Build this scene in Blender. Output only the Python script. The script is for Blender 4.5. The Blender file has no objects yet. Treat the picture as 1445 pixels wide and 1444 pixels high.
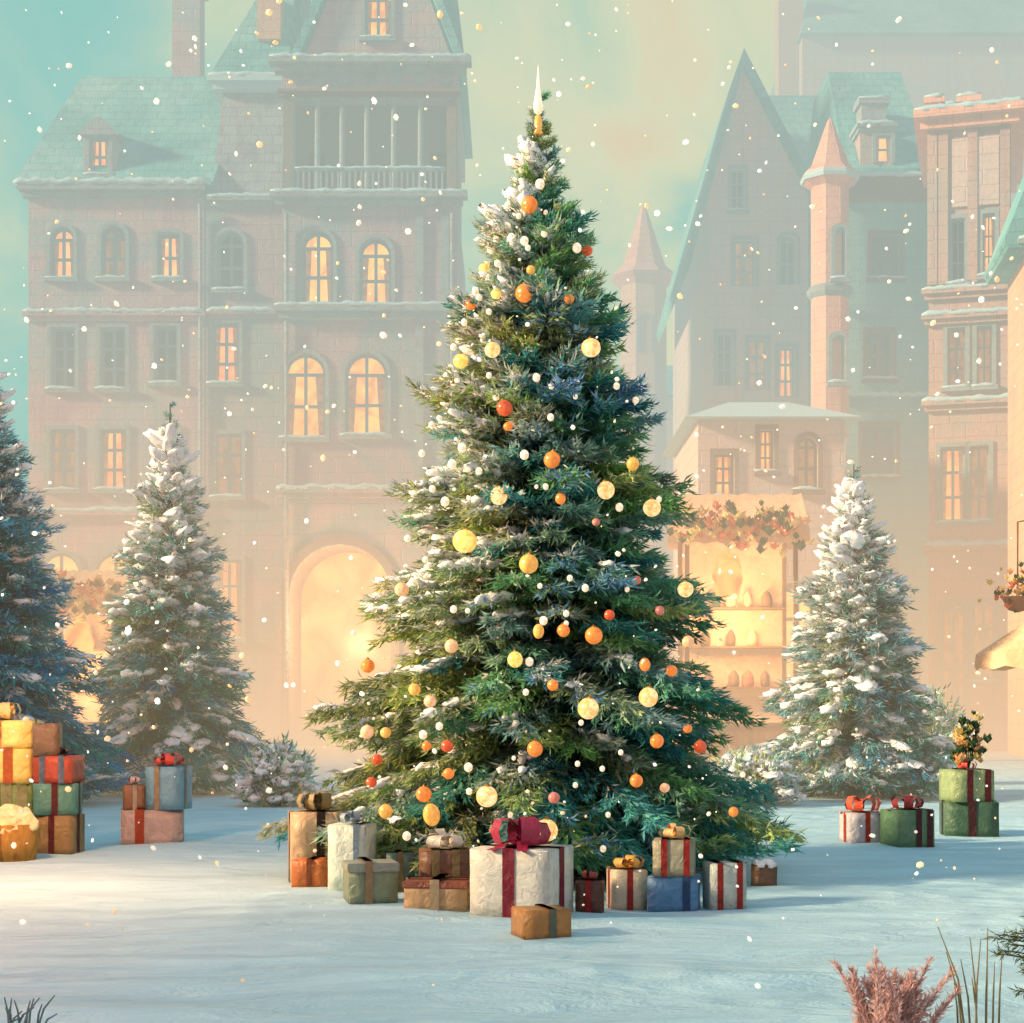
import bpy, bmesh, math, random
import numpy as np
from mathutils import Vector, Matrix, Euler

random.seed(7)
RNG = np.random.default_rng(7)
R = math.radians
sc = bpy.context.scene
COL = sc.collection

# ------------------------------------------------------------------ camera model
FPX, HORIZ, CAMH = 2380.0, 989.0, 1.48


def wx(px, d):
    return (px - 722.5) * d / FPX


def wz(py, d):
    return CAMH + (HORIZ - py) * d / FPX


def gd(py):                                  # distance of a ground point seen at row py
    return CAMH * FPX / (py - HORIZ)


# camera stands at y = -14.8 so the big tree is at the origin
CAMY = -14.8


def wy(d):
    return d + CAMY


cam = bpy.data.cameras.new("camera")
camo = bpy.data.objects.new("camera", cam)
COL.objects.link(camo)
camo.location = (0, CAMY, CAMH)
camo.rotation_euler = (R(90), 0, 0)
cam.sensor_width = 36
cam.lens = FPX / 1445 * 36
cam.shift_y = (HORIZ - 722) / 1445
cam.clip_end = 2000
sc.camera = camo


# ------------------------------------------------------------------ materials
def new_mat(name):
    m = bpy.data.materials.new(name)
    m.use_nodes = True
    nt = m.node_tree
    nt.nodes.clear()
    return m, nt


def N(nt, typ, **kw):
    n = nt.nodes.new(typ)
    for k, v in kw.items():
        if k.startswith("i_"):
            n.inputs[k[2:].replace("_", " ")].default_value = v
        else:
            setattr(n, k, v)
    return n


def math_node(nt, op, a, b=None, clamp=False):
    n = nt.nodes.new("ShaderNodeMath")
    n.operation = op
    n.use_clamp = clamp
    for i, v in enumerate((a, b)):
        if v is None:
            continue
        if isinstance(v, (int, float)):
            n.inputs[i].default_value = v
        else:
            nt.links.new(v, n.inputs[i])
    return n.outputs[0]


def srgb(r, g, b):
    f = lambda c: (c / 255 / 12.92) if c / 255 <= 0.04045 else ((c / 255 + 0.055) / 1.055) ** 2.4
    return (f(r), f(g), f(b), 1)


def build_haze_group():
    """aerial haze painted into the materials: emission mixed in with depth, peach low, sage high"""
    g = bpy.data.node_groups.new("painted_haze", "ShaderNodeTree")
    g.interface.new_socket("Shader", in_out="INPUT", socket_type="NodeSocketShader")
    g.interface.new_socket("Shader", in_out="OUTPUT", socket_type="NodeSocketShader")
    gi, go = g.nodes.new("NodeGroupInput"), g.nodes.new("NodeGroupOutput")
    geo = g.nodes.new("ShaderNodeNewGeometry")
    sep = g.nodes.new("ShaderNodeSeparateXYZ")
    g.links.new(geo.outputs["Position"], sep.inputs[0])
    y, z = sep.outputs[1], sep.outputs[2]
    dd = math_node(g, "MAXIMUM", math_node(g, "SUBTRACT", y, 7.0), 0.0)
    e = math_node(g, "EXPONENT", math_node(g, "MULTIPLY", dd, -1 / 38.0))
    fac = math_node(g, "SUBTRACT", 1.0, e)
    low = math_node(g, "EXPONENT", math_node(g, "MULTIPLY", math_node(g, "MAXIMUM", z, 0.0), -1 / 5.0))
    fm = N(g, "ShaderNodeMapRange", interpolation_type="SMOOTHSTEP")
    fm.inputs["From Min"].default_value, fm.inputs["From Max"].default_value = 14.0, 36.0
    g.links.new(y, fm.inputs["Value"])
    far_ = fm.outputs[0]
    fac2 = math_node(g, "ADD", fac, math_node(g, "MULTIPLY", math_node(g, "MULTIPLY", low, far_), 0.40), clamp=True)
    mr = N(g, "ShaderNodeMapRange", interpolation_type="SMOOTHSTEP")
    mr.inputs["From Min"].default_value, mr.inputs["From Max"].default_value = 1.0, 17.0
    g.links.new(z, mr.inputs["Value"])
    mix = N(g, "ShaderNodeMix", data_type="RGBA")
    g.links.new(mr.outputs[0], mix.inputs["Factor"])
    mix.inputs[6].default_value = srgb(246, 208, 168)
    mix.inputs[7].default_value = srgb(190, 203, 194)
    em = g.nodes.new("ShaderNodeEmission")  # haze painted as a glow of the surface itself
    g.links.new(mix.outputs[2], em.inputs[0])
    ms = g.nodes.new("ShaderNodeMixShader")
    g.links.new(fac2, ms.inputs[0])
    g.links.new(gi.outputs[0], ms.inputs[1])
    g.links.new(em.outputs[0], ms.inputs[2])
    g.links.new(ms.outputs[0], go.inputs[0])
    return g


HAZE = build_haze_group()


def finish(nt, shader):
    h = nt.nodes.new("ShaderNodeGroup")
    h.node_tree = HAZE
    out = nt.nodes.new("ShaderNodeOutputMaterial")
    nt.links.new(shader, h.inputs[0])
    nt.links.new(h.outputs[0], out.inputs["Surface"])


def mottled(name, cols, scale=0.6, rough=0.85, bump=0.25, bump_scale=9.0, stretch=(1, 1, 1), spec=0.25, coords="Object", detail=5.0, courses=None):
    """procedural surface whose colour wanders between several tones"""
    m, nt = new_mat(name)
    tc = nt.nodes.new("ShaderNodeTexCoord")
    mp = nt.nodes.new("ShaderNodeMapping")
    mp.inputs["Scale"].default_value = stretch
    nt.links.new(tc.outputs[coords], mp.inputs[0])
    no = N(nt, "ShaderNodeTexNoise", i_Scale=scale, i_Detail=detail, i_Roughness=0.62, i_Distortion=0.6)
    nt.links.new(mp.outputs[0], no.inputs["Vector"])
    cr = nt.nodes.new("ShaderNodeValToRGB")
    el = cr.color_ramp.elements
    k = len(cols)
    lo, hi = 0.33, 0.67
    for i, c in enumerate(cols):
        p = lo + (hi - lo) * i / max(1, k - 1)
        if i < 2:
            el[i].position, el[i].color = p, c
        else:
            x = el.new(p)
            x.color = c
    nt.links.new(no.outputs["Fac"], cr.inputs[0])
    nb = N(nt, "ShaderNodeTexNoise", i_Scale=bump_scale, i_Detail=6.0, i_Roughness=0.65)
    nt.links.new(mp.outputs[0], nb.inputs["Vector"])
    bp = N(nt, "ShaderNodeBump", i_Strength=bump, i_Distance=0.06)
    nt.links.new(nb.outputs["Fac"], bp.inputs["Height"])
    hv = N(nt, "ShaderNodeMix", data_type="RGBA", blend_type="MULTIPLY")
    hv.inputs["Factor"].default_value = 0.35
    nt.links.new(cr.outputs[0], hv.inputs[6])
    rr = N(nt, "ShaderNodeMapRange")
    rr.inputs["From Min"].default_value, rr.inputs["From Max"].default_value = 0.3, 0.7
    rr.inputs["To Min"].default_value, rr.inputs["To Max"].default_value = 0.55, 1.15
    nt.links.new(nb.outputs["Fac"], rr.inputs[0])
    cb = nt.nodes.new("ShaderNodeCombineColor")
    for i in range(3):
        nt.links.new(rr.outputs[0], cb.inputs[i])
    nt.links.new(cb.outputs[0], hv.inputs[7])
    b = N(nt, "ShaderNodeBsdfPrincipled", i_Roughness=rough)
    b.inputs["Specular IOR Level"].default_value = spec
    col_out, nor_out = hv.outputs[2], bp.outputs[0]
    if courses:
        bw, bh, deep = courses
        m3 = nt.nodes.new("ShaderNodeMapping")
        m3.inputs["Rotation"].default_value = (R(90), 0, 0)
        nt.links.new(tc.outputs[coords], m3.inputs[0])
        # worn courses: the joints wander a little
        ad = N(nt, "ShaderNodeVectorMath", operation="MULTIPLY_ADD")
        nv = N(nt, "ShaderNodeTexNoise", i_Scale=2.5, i_Detail=2.0)
        nt.links.new(m3.outputs[0], nv.inputs["Vector"])
        nt.links.new(nv.outputs["Color"], ad.inputs[0])
        ad.inputs[1].default_value = (0.08, 0.08, 0.08)
        nt.links.new(m3.outputs[0], ad.inputs[2])
        bt = N(nt, "ShaderNodeTexBrick", offset=0.5)
        bt.inputs["Scale"].default_value = 1.0
        bt.inputs["Brick Width"].default_value, bt.inputs["Row Height"].default_value = bw, bh
        bt.inputs["Mortar Size"].default_value, bt.inputs["Mortar Smooth"].default_value = bh * 0.06, 0.6
        bt.inputs["Color1"].default_value = (1, 1, 1, 1)
        bt.inputs["Color2"].default_value = (0.80, 0.80, 0.80, 1)
        bt.inputs["Mortar"].default_value = (0.62, 0.62, 0.62, 1)
        nt.links.new(ad.outputs[0], bt.inputs["Vector"])
        mb = N(nt, "ShaderNodeMix", data_type="RGBA", blend_type="MULTIPLY")
        mb.inputs["Factor"].default_value = deep
        nt.links.new(col_out, mb.inputs[6])
        nt.links.new(bt.outputs["Color"], mb.inputs[7])
        # damp streaks running down
        m4 = nt.nodes.new("ShaderNodeMapping")
        m4.inputs["Scale"].default_value = (2.2, 2.2, 0.16)
        nt.links.new(tc.outputs[coords], m4.inputs[0])
        ns_ = N(nt, "ShaderNodeTexNoise", i_Scale=1.0, i_Detail=6.0, i_Roughness=0.7)
        nt.links.new(m4.outputs[0], ns_.inputs["Vector"])
        r2 = N(nt, "ShaderNodeMapRange")
        r2.inputs["From Min"].default_value, r2.inputs["From Max"].default_value = 0.50, 0.72
        r2.inputs["To Min"].default_value, r2.inputs["To Max"].default_value = 1.0, 0.72
        nt.links.new(ns_.outputs["Fac"], r2.inputs[0])
        cc = nt.nodes.new("ShaderNodeCombineColor")
        for i in range(3):
            nt.links.new(r2.outputs[0], cc.inputs[i])
        ms_ = N(nt, "ShaderNodeMix", data_type="RGBA", blend_type="MULTIPLY")
        ms_.inputs["Factor"].default_value = 0.8
        nt.links.new(mb.outputs[2], ms_.inputs[6])
        nt.links.new(cc.outputs[0], ms_.inputs[7])
        col_out = ms_.outputs[2]
        b4 = N(nt, "ShaderNodeBump", i_Strength=0.5, i_Distance=0.05)
        nt.links.new(bt.outputs["Fac"], b4.inputs["Height"])
        b4.invert = True
        nt.links.new(nor_out, b4.inputs["Normal"])
        nor_out = b4.outputs[0]
    nt.links.new(col_out, b.inputs["Base Color"])
    nt.links.new(nor_out, b.inputs["Normal"])
    finish(nt, b.outputs[0])
    return m


def lit_glass(name, c1, c2, strength, scale=1.3):
    """a window pane with the lit room behind it"""
    m, nt = new_mat(name)
    tc = nt.nodes.new("ShaderNodeTexCoord")
    no = N(nt, "ShaderNodeTexNoise", i_Scale=scale, i_Detail=3.0, i_Distortion=1.0)
    nt.links.new(tc.outputs["Object"], no.inputs["Vector"])
    cr = nt.nodes.new("ShaderNodeValToRGB")
    cr.color_ramp.elements[0].position, cr.color_ramp.elements[0].color = 0.36, c1
    cr.color_ramp.elements[1].position, cr.color_ramp.elements[1].color = 0.64, c2
    nt.links.new(no.outputs["Fac"], cr.inputs[0])
    b = N(nt, "ShaderNodeBsdfPrincipled", i_Roughness=0.2)
    b.inputs["Base Color"].default_value = (0.05, 0.04, 0.03, 1)
    nt.links.new(cr.outputs[0], b.inputs["Emission Color"])
    b.inputs["Emission Strength"].default_value = strength
    finish(nt, b.outputs[0])
    return m


def foliage_mat(name):
    m, nt = new_mat(name)
    at = N(nt, "ShaderNodeAttribute", attribute_name="tint")
    d = N(nt, "ShaderNodeBsdfDiffuse")
    t = N(nt, "ShaderNodeBsdfTranslucent")
    nt.links.new(at.outputs["Color"], d.inputs[0])
    nt.links.new(at.outputs["Color"], t.inputs[0])
    mx = N(nt, "ShaderNodeMixShader")
    mx.inputs[0].default_value = 0.4
    nt.links.new(d.outputs[0], mx.inputs[1])
    nt.links.new(t.outputs[0], mx.inputs[2])
    finish(nt, mx.outputs[0])
    return m


def snow_mat(name, col, bump=0.5, ground=False):
    m, nt = new_mat(name)
    tc = nt.nodes.new("ShaderNodeTexCoord")
    mp = nt.nodes.new("ShaderNodeMapping")
    mp.inputs["Scale"].default_value = (0.55, 1.5, 1) if ground else (1, 1, 1)
    mp.inputs["Rotation"].default_value = (0, 0, R(-8)) if ground else (0, 0, 0)
    nt.links.new(tc.outputs["Object"], mp.inputs[0])
    n1 = N(nt, "ShaderNodeTexNoise", i_Scale=1.6 if ground else 6.0, i_Detail=9.0, i_Roughness=0.62, i_Distortion=0.9)
    n2 = N(nt, "ShaderNodeTexNoise", i_Scale=38.0, i_Detail=4.0)
    nt.links.new(mp.outputs[0], n1.inputs["Vector"])
    nt.links.new(tc.outputs["Object"], n2.inputs["Vector"])
    s = math_node(nt, "ADD", n1.outputs["Fac"], math_node(nt, "MULTIPLY", n2.outputs["Fac"], 0.07))
    if ground:
        vo = N(nt, "ShaderNodeTexVoronoi", feature="SMOOTH_F1")
        vo.inputs["Scale"].default_value = 3.2
        vo.inputs["Smoothness"].default_value = 0.6
        wv = N(nt, "ShaderNodeTexNoise", i_Scale=0.35, i_Detail=2.0)
        nt.links.new(tc.outputs["Object"], wv.inputs["Vector"])
        nt.links.new(tc.outputs["Object"], vo.inputs["Vector"])
        mk = N(nt, "ShaderNodeMapRange", interpolation_type="SMOOTHSTEP")
        mk.inputs["From Min"].default_value, mk.inputs["From Max"].default_value = 0.46, 0.60
        nt.links.new(wv.outputs["Fac"], mk.inputs[0])
        s = math_node(nt, "ADD", s, math_node(nt, "MULTIPLY", math_node(nt, "MULTIPLY", vo.outputs["Distance"], mk.outputs[0]), 0.45))
    bp = N(nt, "ShaderNodeBump", i_Strength=bump, i_Distance=0.16 if ground else 0.04)
    nt.links.new(s, bp.inputs["Height"])
    b = N(nt, "ShaderNodeBsdfPrincipled", i_Roughness=0.62)
    b.inputs["Specular IOR Level"].default_value = 0.3
    if ground:
        cr = nt.nodes.new("ShaderNodeValToRGB")
        cr.color_ramp.elements[0].position, cr.color_ramp.elements[0].color = 0.35, tuple(c * 0.86 for c in col[:3]) + (1,)
        cr.color_ramp.elements[1].position, cr.color_ramp.elements[1].color = 0.65, col
        nt.links.new(n1.outputs["Fac"], cr.inputs[0])
        nt.links.new(cr.outputs[0], b.inputs["Base Color"])
    else:
        b.inputs["Base Color"].default_value = col
    nt.links.new(bp.outputs[0], b.inputs["Normal"])
    finish(nt, b.outputs[0])
    return m


def paper(name, col, rough=0.38, spec=0.45, metal=0.0):
    m, nt = new_mat(name)
    tc = nt.nodes.new("ShaderNodeTexCoord")
    n1 = N(nt, "ShaderNodeTexNoise", i_Scale=9.0, i_Detail=7.0, i_Roughness=0.6, i_Distortion=1.6)
    nt.links.new(tc.outputs["Object"], n1.inputs["Vector"])
    cr = nt.nodes.new("ShaderNodeValToRGB")
    cr.color_ramp.elements[0].position, cr.color_ramp.elements[0].color = 0.3, tuple(c * 0.82 for c in col[:3]) + (1,)
    cr.color_ramp.elements[1].position, cr.color_ramp.elements[1].color = 0.68, tuple(min(0.9, c * 1.12) for c in col[:3]) + (1,)
    nt.links.new(n1.outputs["Fac"], cr.inputs[0])
    vo = N(nt, "ShaderNodeTexVoronoi", feature="SMOOTH_F1")
    vo.inputs["Scale"].default_value = 9.0
    vo.inputs["Smoothness"].default_value = 0.25
    dv = N(nt, "ShaderNodeMix", data_type="RGBA")
    dv.inputs["Factor"].default_value = 0.18
    nt.links.new(tc.outputs["Object"], dv.inputs[6])
    nt.links.new(n1.outputs["Color"], dv.inputs[7])
    nt.links.new(dv.outputs[2], vo.inputs["Vector"])
    bp = N(nt, "ShaderNodeBump", i_Strength=0.55, i_Distance=0.035)
    nt.links.new(vo.outputs["Distance"], bp.inputs["Height"])
    b = N(nt, "ShaderNodeBsdfPrincipled", i_Roughness=rough, i_Metallic=metal)
    b.inputs["Specular IOR Level"].default_value = spec
    nt.links.new(cr.outputs[0], b.inputs["Base Color"])
    nt.links.new(bp.outputs[0], b.inputs["Normal"])
    finish(nt, b.outputs[0])
    return m


def glow_ball(name, col, emit, strength):
    """painted glass bauble lit from inside"""
    m, nt = new_mat(name)
    tc = nt.nodes.new("ShaderNodeTexCoord")
    n1 = N(nt, "ShaderNodeTexNoise", i_Scale=1.5, i_Detail=3.0, i_Distortion=1.0)
    nt.links.new(tc.outputs["Object"], n1.inputs["Vector"])
    mx = N(nt, "ShaderNodeMix", data_type="RGBA")
    nt.links.new(n1.outputs["Fac"], mx.inputs["Factor"])
    mx.inputs[6].default_value = tuple(c * 0.6 for c in col[:3]) + (1,)
    mx.inputs[7].default_value = col
    lw = N(nt, "ShaderNodeMix", data_type="RGBA", blend_type="MULTIPLY")
    lw.inputs["Factor"].default_value = 1.0
    lw.inputs[6].default_value = emit
    cr = nt.nodes.new("ShaderNodeValToRGB")
    cr.color_ramp.elements[0].position, cr.color_ramp.elements[0].color = 0.36, (0.80, 0.46, 0.22, 1)
    cr.color_ramp.elements[1].position, cr.color_ramp.elements[1].color = 0.6, (1, 1, 1, 1)
    nt.links.new(n1.outputs["Fac"], cr.inputs[0])
    nt.links.new(cr.outputs[0], lw.inputs[7])
    b = N(nt, "ShaderNodeBsdfPrincipled", i_Roughness=0.25)
    nt.links.new(mx.outputs[2], b.inputs["Base Color"])
    nt.links.new(lw.outputs[2], b.inputs["Emission Color"])
    b.inputs["Emission Strength"].default_value = strength
    finish(nt, b.outputs[0])
    return m


M = {}
M["snow_ground"] = snow_mat("snow_ground", srgb(186, 222, 232), 0.75, True)
M["snow"] = snow_mat("snow_on_things", srgb(236, 238, 238), 0.5)
M["foliage"] = foliage_mat("needles")
M["bark"] = mottled("bark", [srgb(60, 48, 40), srgb(92, 76, 62)], 6, 0.9, 0.6, 20)
M["wall_mauve"] = mottled("mauve_plaster", [srgb(182, 148, 156), srgb(200, 168, 168), srgb(164, 174, 174), srgb(206, 172, 160)], 0.34, bump=0.35, courses=(0.95, 0.42, 0.16))
M["wall_grey"] = mottled("grey_rose_stone", [srgb(170, 152, 156), srgb(188, 160, 162), srgb(140, 162, 162), srgb(194, 166, 154)], 0.3, bump=0.35, courses=(1.1, 0.5, 0.16))
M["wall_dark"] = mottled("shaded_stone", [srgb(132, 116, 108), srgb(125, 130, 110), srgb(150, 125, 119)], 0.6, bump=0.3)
M["wall_tan"] = mottled("tan_rose_stone", [srgb(186, 150, 136), srgb(200, 162, 146), srgb(166, 164, 152)], 0.35, bump=0.35, courses=(0.9, 0.42, 0.16))
M["wall_teal"] = mottled("teal_plaster", [srgb(112, 164, 166), srgb(134, 176, 170), srgb(124, 158, 158)], 0.4, bump=0.3, courses=(0.9, 0.4, 0.16))
M["wall_pink"] = mottled("pink_plaster", [srgb(232, 160, 136), srgb(240, 178, 150), srgb(214, 160, 146)], 0.5, bump=0.3, courses=(0.7, 0.36, 0.16))
M["wall_sage"] = mottled("sage_plaster", [srgb(204, 190, 178), srgb(216, 186, 174), srgb(182, 194, 188)], 0.3, bump=0.3, courses=(1.0, 0.45, 0.16))
M["wall_peach"] = mottled("peach_plaster", [srgb(220, 166, 132), srgb(226, 178, 140), srgb(206, 164, 140)], 0.4, bump=0.3, courses=(0.9, 0.4, 0.16))
M["roof"] = mottled("verdigris_snow_roof", [srgb(80, 160, 164), srgb(104, 182, 180), srgb(140, 198, 196)], 0.45, bump=0.45, bump_scale=5, stretch=(1, 1, 0.5), courses=(0.5, 0.34, 0.75))
M["roof_mauve"] = mottled("lead_roof", [srgb(140, 138, 147), srgb(162, 173, 175), srgb(158, 143, 145)], 0.6, bump=0.4, courses=(0.5, 0.34, 0.7))
M["trim"] = mottled("frosted_trim", [srgb(126, 150, 152), srgb(150, 166, 164), srgb(140, 140, 138)], 1.2, bump=0.3)
M["trim_brown"] = mottled("brown_trim", [srgb(128, 110, 98), srgb(146, 124, 110)], 1.0, bump=0.3)
M["ice"] = snow_mat("ledge_snow", srgb(176, 208, 214), 0.5)
M["pane_dark"] = mottled("unlit_glass", [srgb(84, 96, 90), srgb(112, 120, 108), srgb(96, 100, 100)], 1.6, rough=0.3, bump=0.1, spec=0.5)
M["pane_olive"] = mottled("olive_door", [srgb(92, 84, 52), srgb(116, 102, 60)], 1.6, rough=0.6, bump=0.1)
M["pane_amber"] = lit_glass("amber_window", srgb(214, 118, 30), srgb(255, 184, 70), 2.1)
M["pane_orange"] = lit_glass("orange_window", srgb(226, 108, 50), srgb(255, 172, 86), 2.1)
M["pane_dim"] = lit_glass("dim_window", srgb(140, 110, 84), srgb(212, 146, 102), 0.75)
M["glow"] = lit_glass("glowing_hall", srgb(250, 146, 56), srgb(255, 200, 104), 2.5, 0.6)
M["wood"] = mottled("weathered_wood", [srgb(120, 86, 60), srgb(160, 118, 84)], 3, bump=0.4, bump_scale=18, stretch=(1, 1, 0.2))
M["canvas"] = mottled("peach_canvas", [srgb(246, 188, 140), srgb(252, 208, 164)], 2, rough=0.9, bump=0.3)
M["metal"] = paper("brass_cap", srgb(180, 140, 70), 0.35, 0.5, 0.8)

M["curtain"] = lit_glass("backlit_curtain", srgb(170, 92, 50), srgb(226, 146, 80), 0.8, 3.0)


# ------------------------------------------------------------------ object helpers
def obj(name, bm_or_me, mat, parent=None, smooth=False, loc=None):
    if isinstance(bm_or_me, bmesh.types.BMesh):
        bmesh.ops.recalc_face_normals(bm_or_me, faces=bm_or_me.faces)
        me = bpy.data.meshes.new(name)
        bm_or_me.to_mesh(me)
        bm_or_me.free()
    else:
        me = bm_or_me
    if mat is not None and not me.materials:
        me.materials.append(M[mat] if isinstance(mat, str) else mat)
    if smooth:
        me.polygons.foreach_set("use_smooth", [True] * len(me.polygons))
    o = bpy.data.objects.new(name, me)
    COL.objects.link(o)
    o.parent = parent
    if loc is not None:
        o.location = loc
    return o


def tag(o, label=None, cat=None, group=None, kind=None):
    if label:
        o["label"] = label
    if cat:
        o["category"] = cat
    if group:
        o["group"] = group
    if kind:
        o["kind"] = kind
    return o


def thing(name, label, cat, loc=(0, 0, 0), rz=0.0, group=None):
    o = bpy.data.objects.new(name, None)
    o.empty_display_size = 0.2
    COL.objects.link(o)
    o.location = loc
    o.rotation_euler = (0, 0, rz)
    return tag(o, label, cat, group)


def box(bm, x0, x1, y0, y1, z0, z1):
    v = [bm.verts.new(p) for p in ((x0, y0, z0), (x1, y0, z0), (x1, y1, z0), (x0, y1, z0), (x0, y0, z1), (x1, y0, z1), (x1, y1, z1), (x0, y1, z1))]
    for f in ((0, 3, 2, 1), (4, 5, 6, 7), (0, 1, 5, 4), (1, 2, 6, 5), (2, 3, 7, 6), (3, 0, 4, 7)):
        bm.faces.new([v[i] for i in f])
    return v


def frustum(bm, b, z0, t, z1):
    """solid between rectangle b=(x0,x1,y0,y1) at z0 and t at z1"""
    v = [bm.verts.new((x, y, z)) for (r, z) in ((b, z0), (t, z1)) for (x, y) in ((r[0], r[2]), (r[1], r[2]), (r[1], r[3]), (r[0], r[3]))]
    for f in ((0, 3, 2, 1), (4, 5, 6, 7), (0, 1, 5, 4), (1, 2, 6, 5), (2, 3, 7, 6), (3, 0, 4, 7)):
        bm.faces.new([v[i] for i in f])


def prism(bm, pts, y0, y1):
    """polygon in the x-z plane pushed from y0 to y1"""
    a = [bm.verts.new((x, y0, z)) for x, z in pts]
    b = [bm.verts.new((x, y1, z)) for x, z in pts]
    bm.faces.new(a)
    bm.faces.new(b[::-1])
    n = len(pts)
    for i in range(n):
        bm.faces.new((a[i], a[(i + 1) % n], b[(i + 1) % n], b[i]))


def lathe(bm, prof, seg=16, cx=0, cy=0):
    rings = []
    for r, z in prof:
        rings.append([bm.verts.new((cx + r * math.cos(2 * math.pi * k / seg), cy + r * math.sin(2 * math.pi * k / seg), z)) for k in range(seg)] if r > 1e-6 else [bm.verts.new((cx, cy, z))])
    for a, b in zip(rings, rings[1:]):
        for k in range(seg):
            k2 = (k + 1) % seg
            if len(a) == 1 and len(b) > 1:
                bm.faces.new((a[0], b[k2], b[k]))
            elif len(b) == 1 and len(a) > 1:
                bm.faces.new((a[k], a[k2], b[0]))
            elif len(a) > 1:
                bm.faces.new((a[k], a[k2], b[k2], b[k]))
    if len(rings[0]) > 1:
        bm.faces.new(rings[0][::-1])
    if len(rings[-1]) > 1:
        bm.faces.new(rings[-1])


def tube(bm, pts, rad, seg=6):
    rings = []
    for i, p in enumerate(pts):
        p = Vector(p)
        t = (Vector(pts[min(i + 1, len(pts) - 1)]) - Vector(pts[max(i - 1, 0)])).normalized()
        u = t.cross(Vector((0.3, 0.2, 1))).normalized() if abs(t.z) < 0.95 else t.cross(Vector((1, 0, 0))).normalized()
        w = t.cross(u)
        r = rad[i] if isinstance(rad, (list, tuple)) else rad
        rings.append([bm.verts.new(p + (u * math.cos(2 * math.pi * k / seg) + w * math.sin(2 * math.pi * k / seg)) * r) for k in range(seg)])
    for a, b in zip(rings, rings[1:]):
        for k in range(seg):
            bm.faces.new((a[k], a[(k + 1) % seg], b[(k + 1) % seg], b[k]))
    bm.faces.new(rings[0][::-1])
    bm.faces.new(rings[-1])


def lumpy(bm, amp, scale):
    from mathutils import noise
    off = Vector((random.random() * 50, random.random() * 50, 3))
    for v in bm.verts:
        v.co += noise.noise_vector(v.co * scale + off) * amp


def snow_slab(bm, x0, x1, y0, y1, z, h, nx=None):
    """an uneven ridge of snow lying on a ledge"""
    nx = nx or max(3, int((x1 - x0) / 0.18))
    ring = []
    for i in range(nx + 1):
        x = x0 + (x1 - x0) * i / nx
        hh = h * random.uniform(0.55, 1.25) * (0.45 if i in (0, nx) else 1)
        f = random.uniform(-0.03, 0.05)
        ring.append([bm.verts.new(p) for p in ((x, y0 - f, z - 0.02 - random.random() * h * 0.3), (x, y0 - f * 0.5, z + hh * 0.7), (x, (y0 * 2 + y1) / 3, z + hh), (x, y1, z + hh * 0.8), (x, y1, z - 0.01))])
    for a, b in zip(ring, ring[1:]):
        for k in range(5):
            bm.faces.new((a[k], b[k], b[(k + 1) % 5], a[(k + 1) % 5]))
    bm.faces.new(ring[0])
    bm.faces.new(ring[-1][::-1])


_ICO = {}


def blobs_mesh(name, mats, jit, sub=2, rg=None, matidx=None):
    """one mesh of many small lumps: mats is a list of 4x4 matrices, jit the lumpiness of each"""
    if sub not in _ICO:
        b = bmesh.new()
        bmesh.ops.create_icosphere(b, subdivisions=sub, radius=1.0)
        b.verts.ensure_lookup_table()
        _ICO[sub] = (np.array([v.co[:] for v in b.verts]), np.array([[v.index for v in f.verts] for f in b.faces]))
        b.free()
    V0, F0 = _ICO[sub]
    n, nv, nf = len(mats), len(V0), len(F0)
    co = np.empty((n, nv, 3), np.float32)
    for i, m in enumerate(mats):
        A = np.array(m)
        co[i] = V0 @ A[:3, :3].T + A[:3, 3]
        if jit is not None:
            co[i] += rg.normal(0, jit[i], (nv, 3))
    fi = (F0[None] + (np.arange(n) * nv)[:, None, None]).reshape(-1, 3).astype(np.int32)
    me = bpy.data.meshes.new(name)
    me.vertices.add(n * nv)
    me.vertices.foreach_set("co", co.ravel())
    me.loops.add(n * nf * 3)
    me.loops.foreach_set("vertex_index", fi.ravel())
    me.polygons.add(n * nf)
    me.polygons.foreach_set("loop_start", np.arange(0, n * nf * 3, 3, dtype=np.int32))
    me.update(calc_edges=True)
    me.validate()
    if matidx is not None:
        me.polygons.foreach_set("material_index", np.repeat(np.array(matidx, dtype=np.int32), nf))
    return me


# ------------------------------------------------------------------ world and sun
SUN_DIR = Vector((-0.90, -0.22, 0.355)).normalized()     # towards the sun: low, from beyond the square on one side
w = bpy.data.worlds.new("World")
sc.world = w
w.use_nodes = True
nt = w.node_tree
nt.nodes.clear()
tc = nt.nodes.new("ShaderNodeTexCoord")
sky = nt.nodes.new("ShaderNodeTexSky")
sky.sky_type = "NISHITA"
sky.sun_disc = False
sky.sun_elevation = math.asin(SUN_DIR.z)
sky.sun_rotation = math.atan2(SUN_DIR.x, SUN_DIR.y)
sky.air_density, sky.dust_density = 1.2, 3.0
b1 = nt.nodes.new("ShaderNodeBackground")
b1.inputs[1].default_value = 0.07
nt.links.new(sky.outputs[0], b1.inputs[0])
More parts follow.
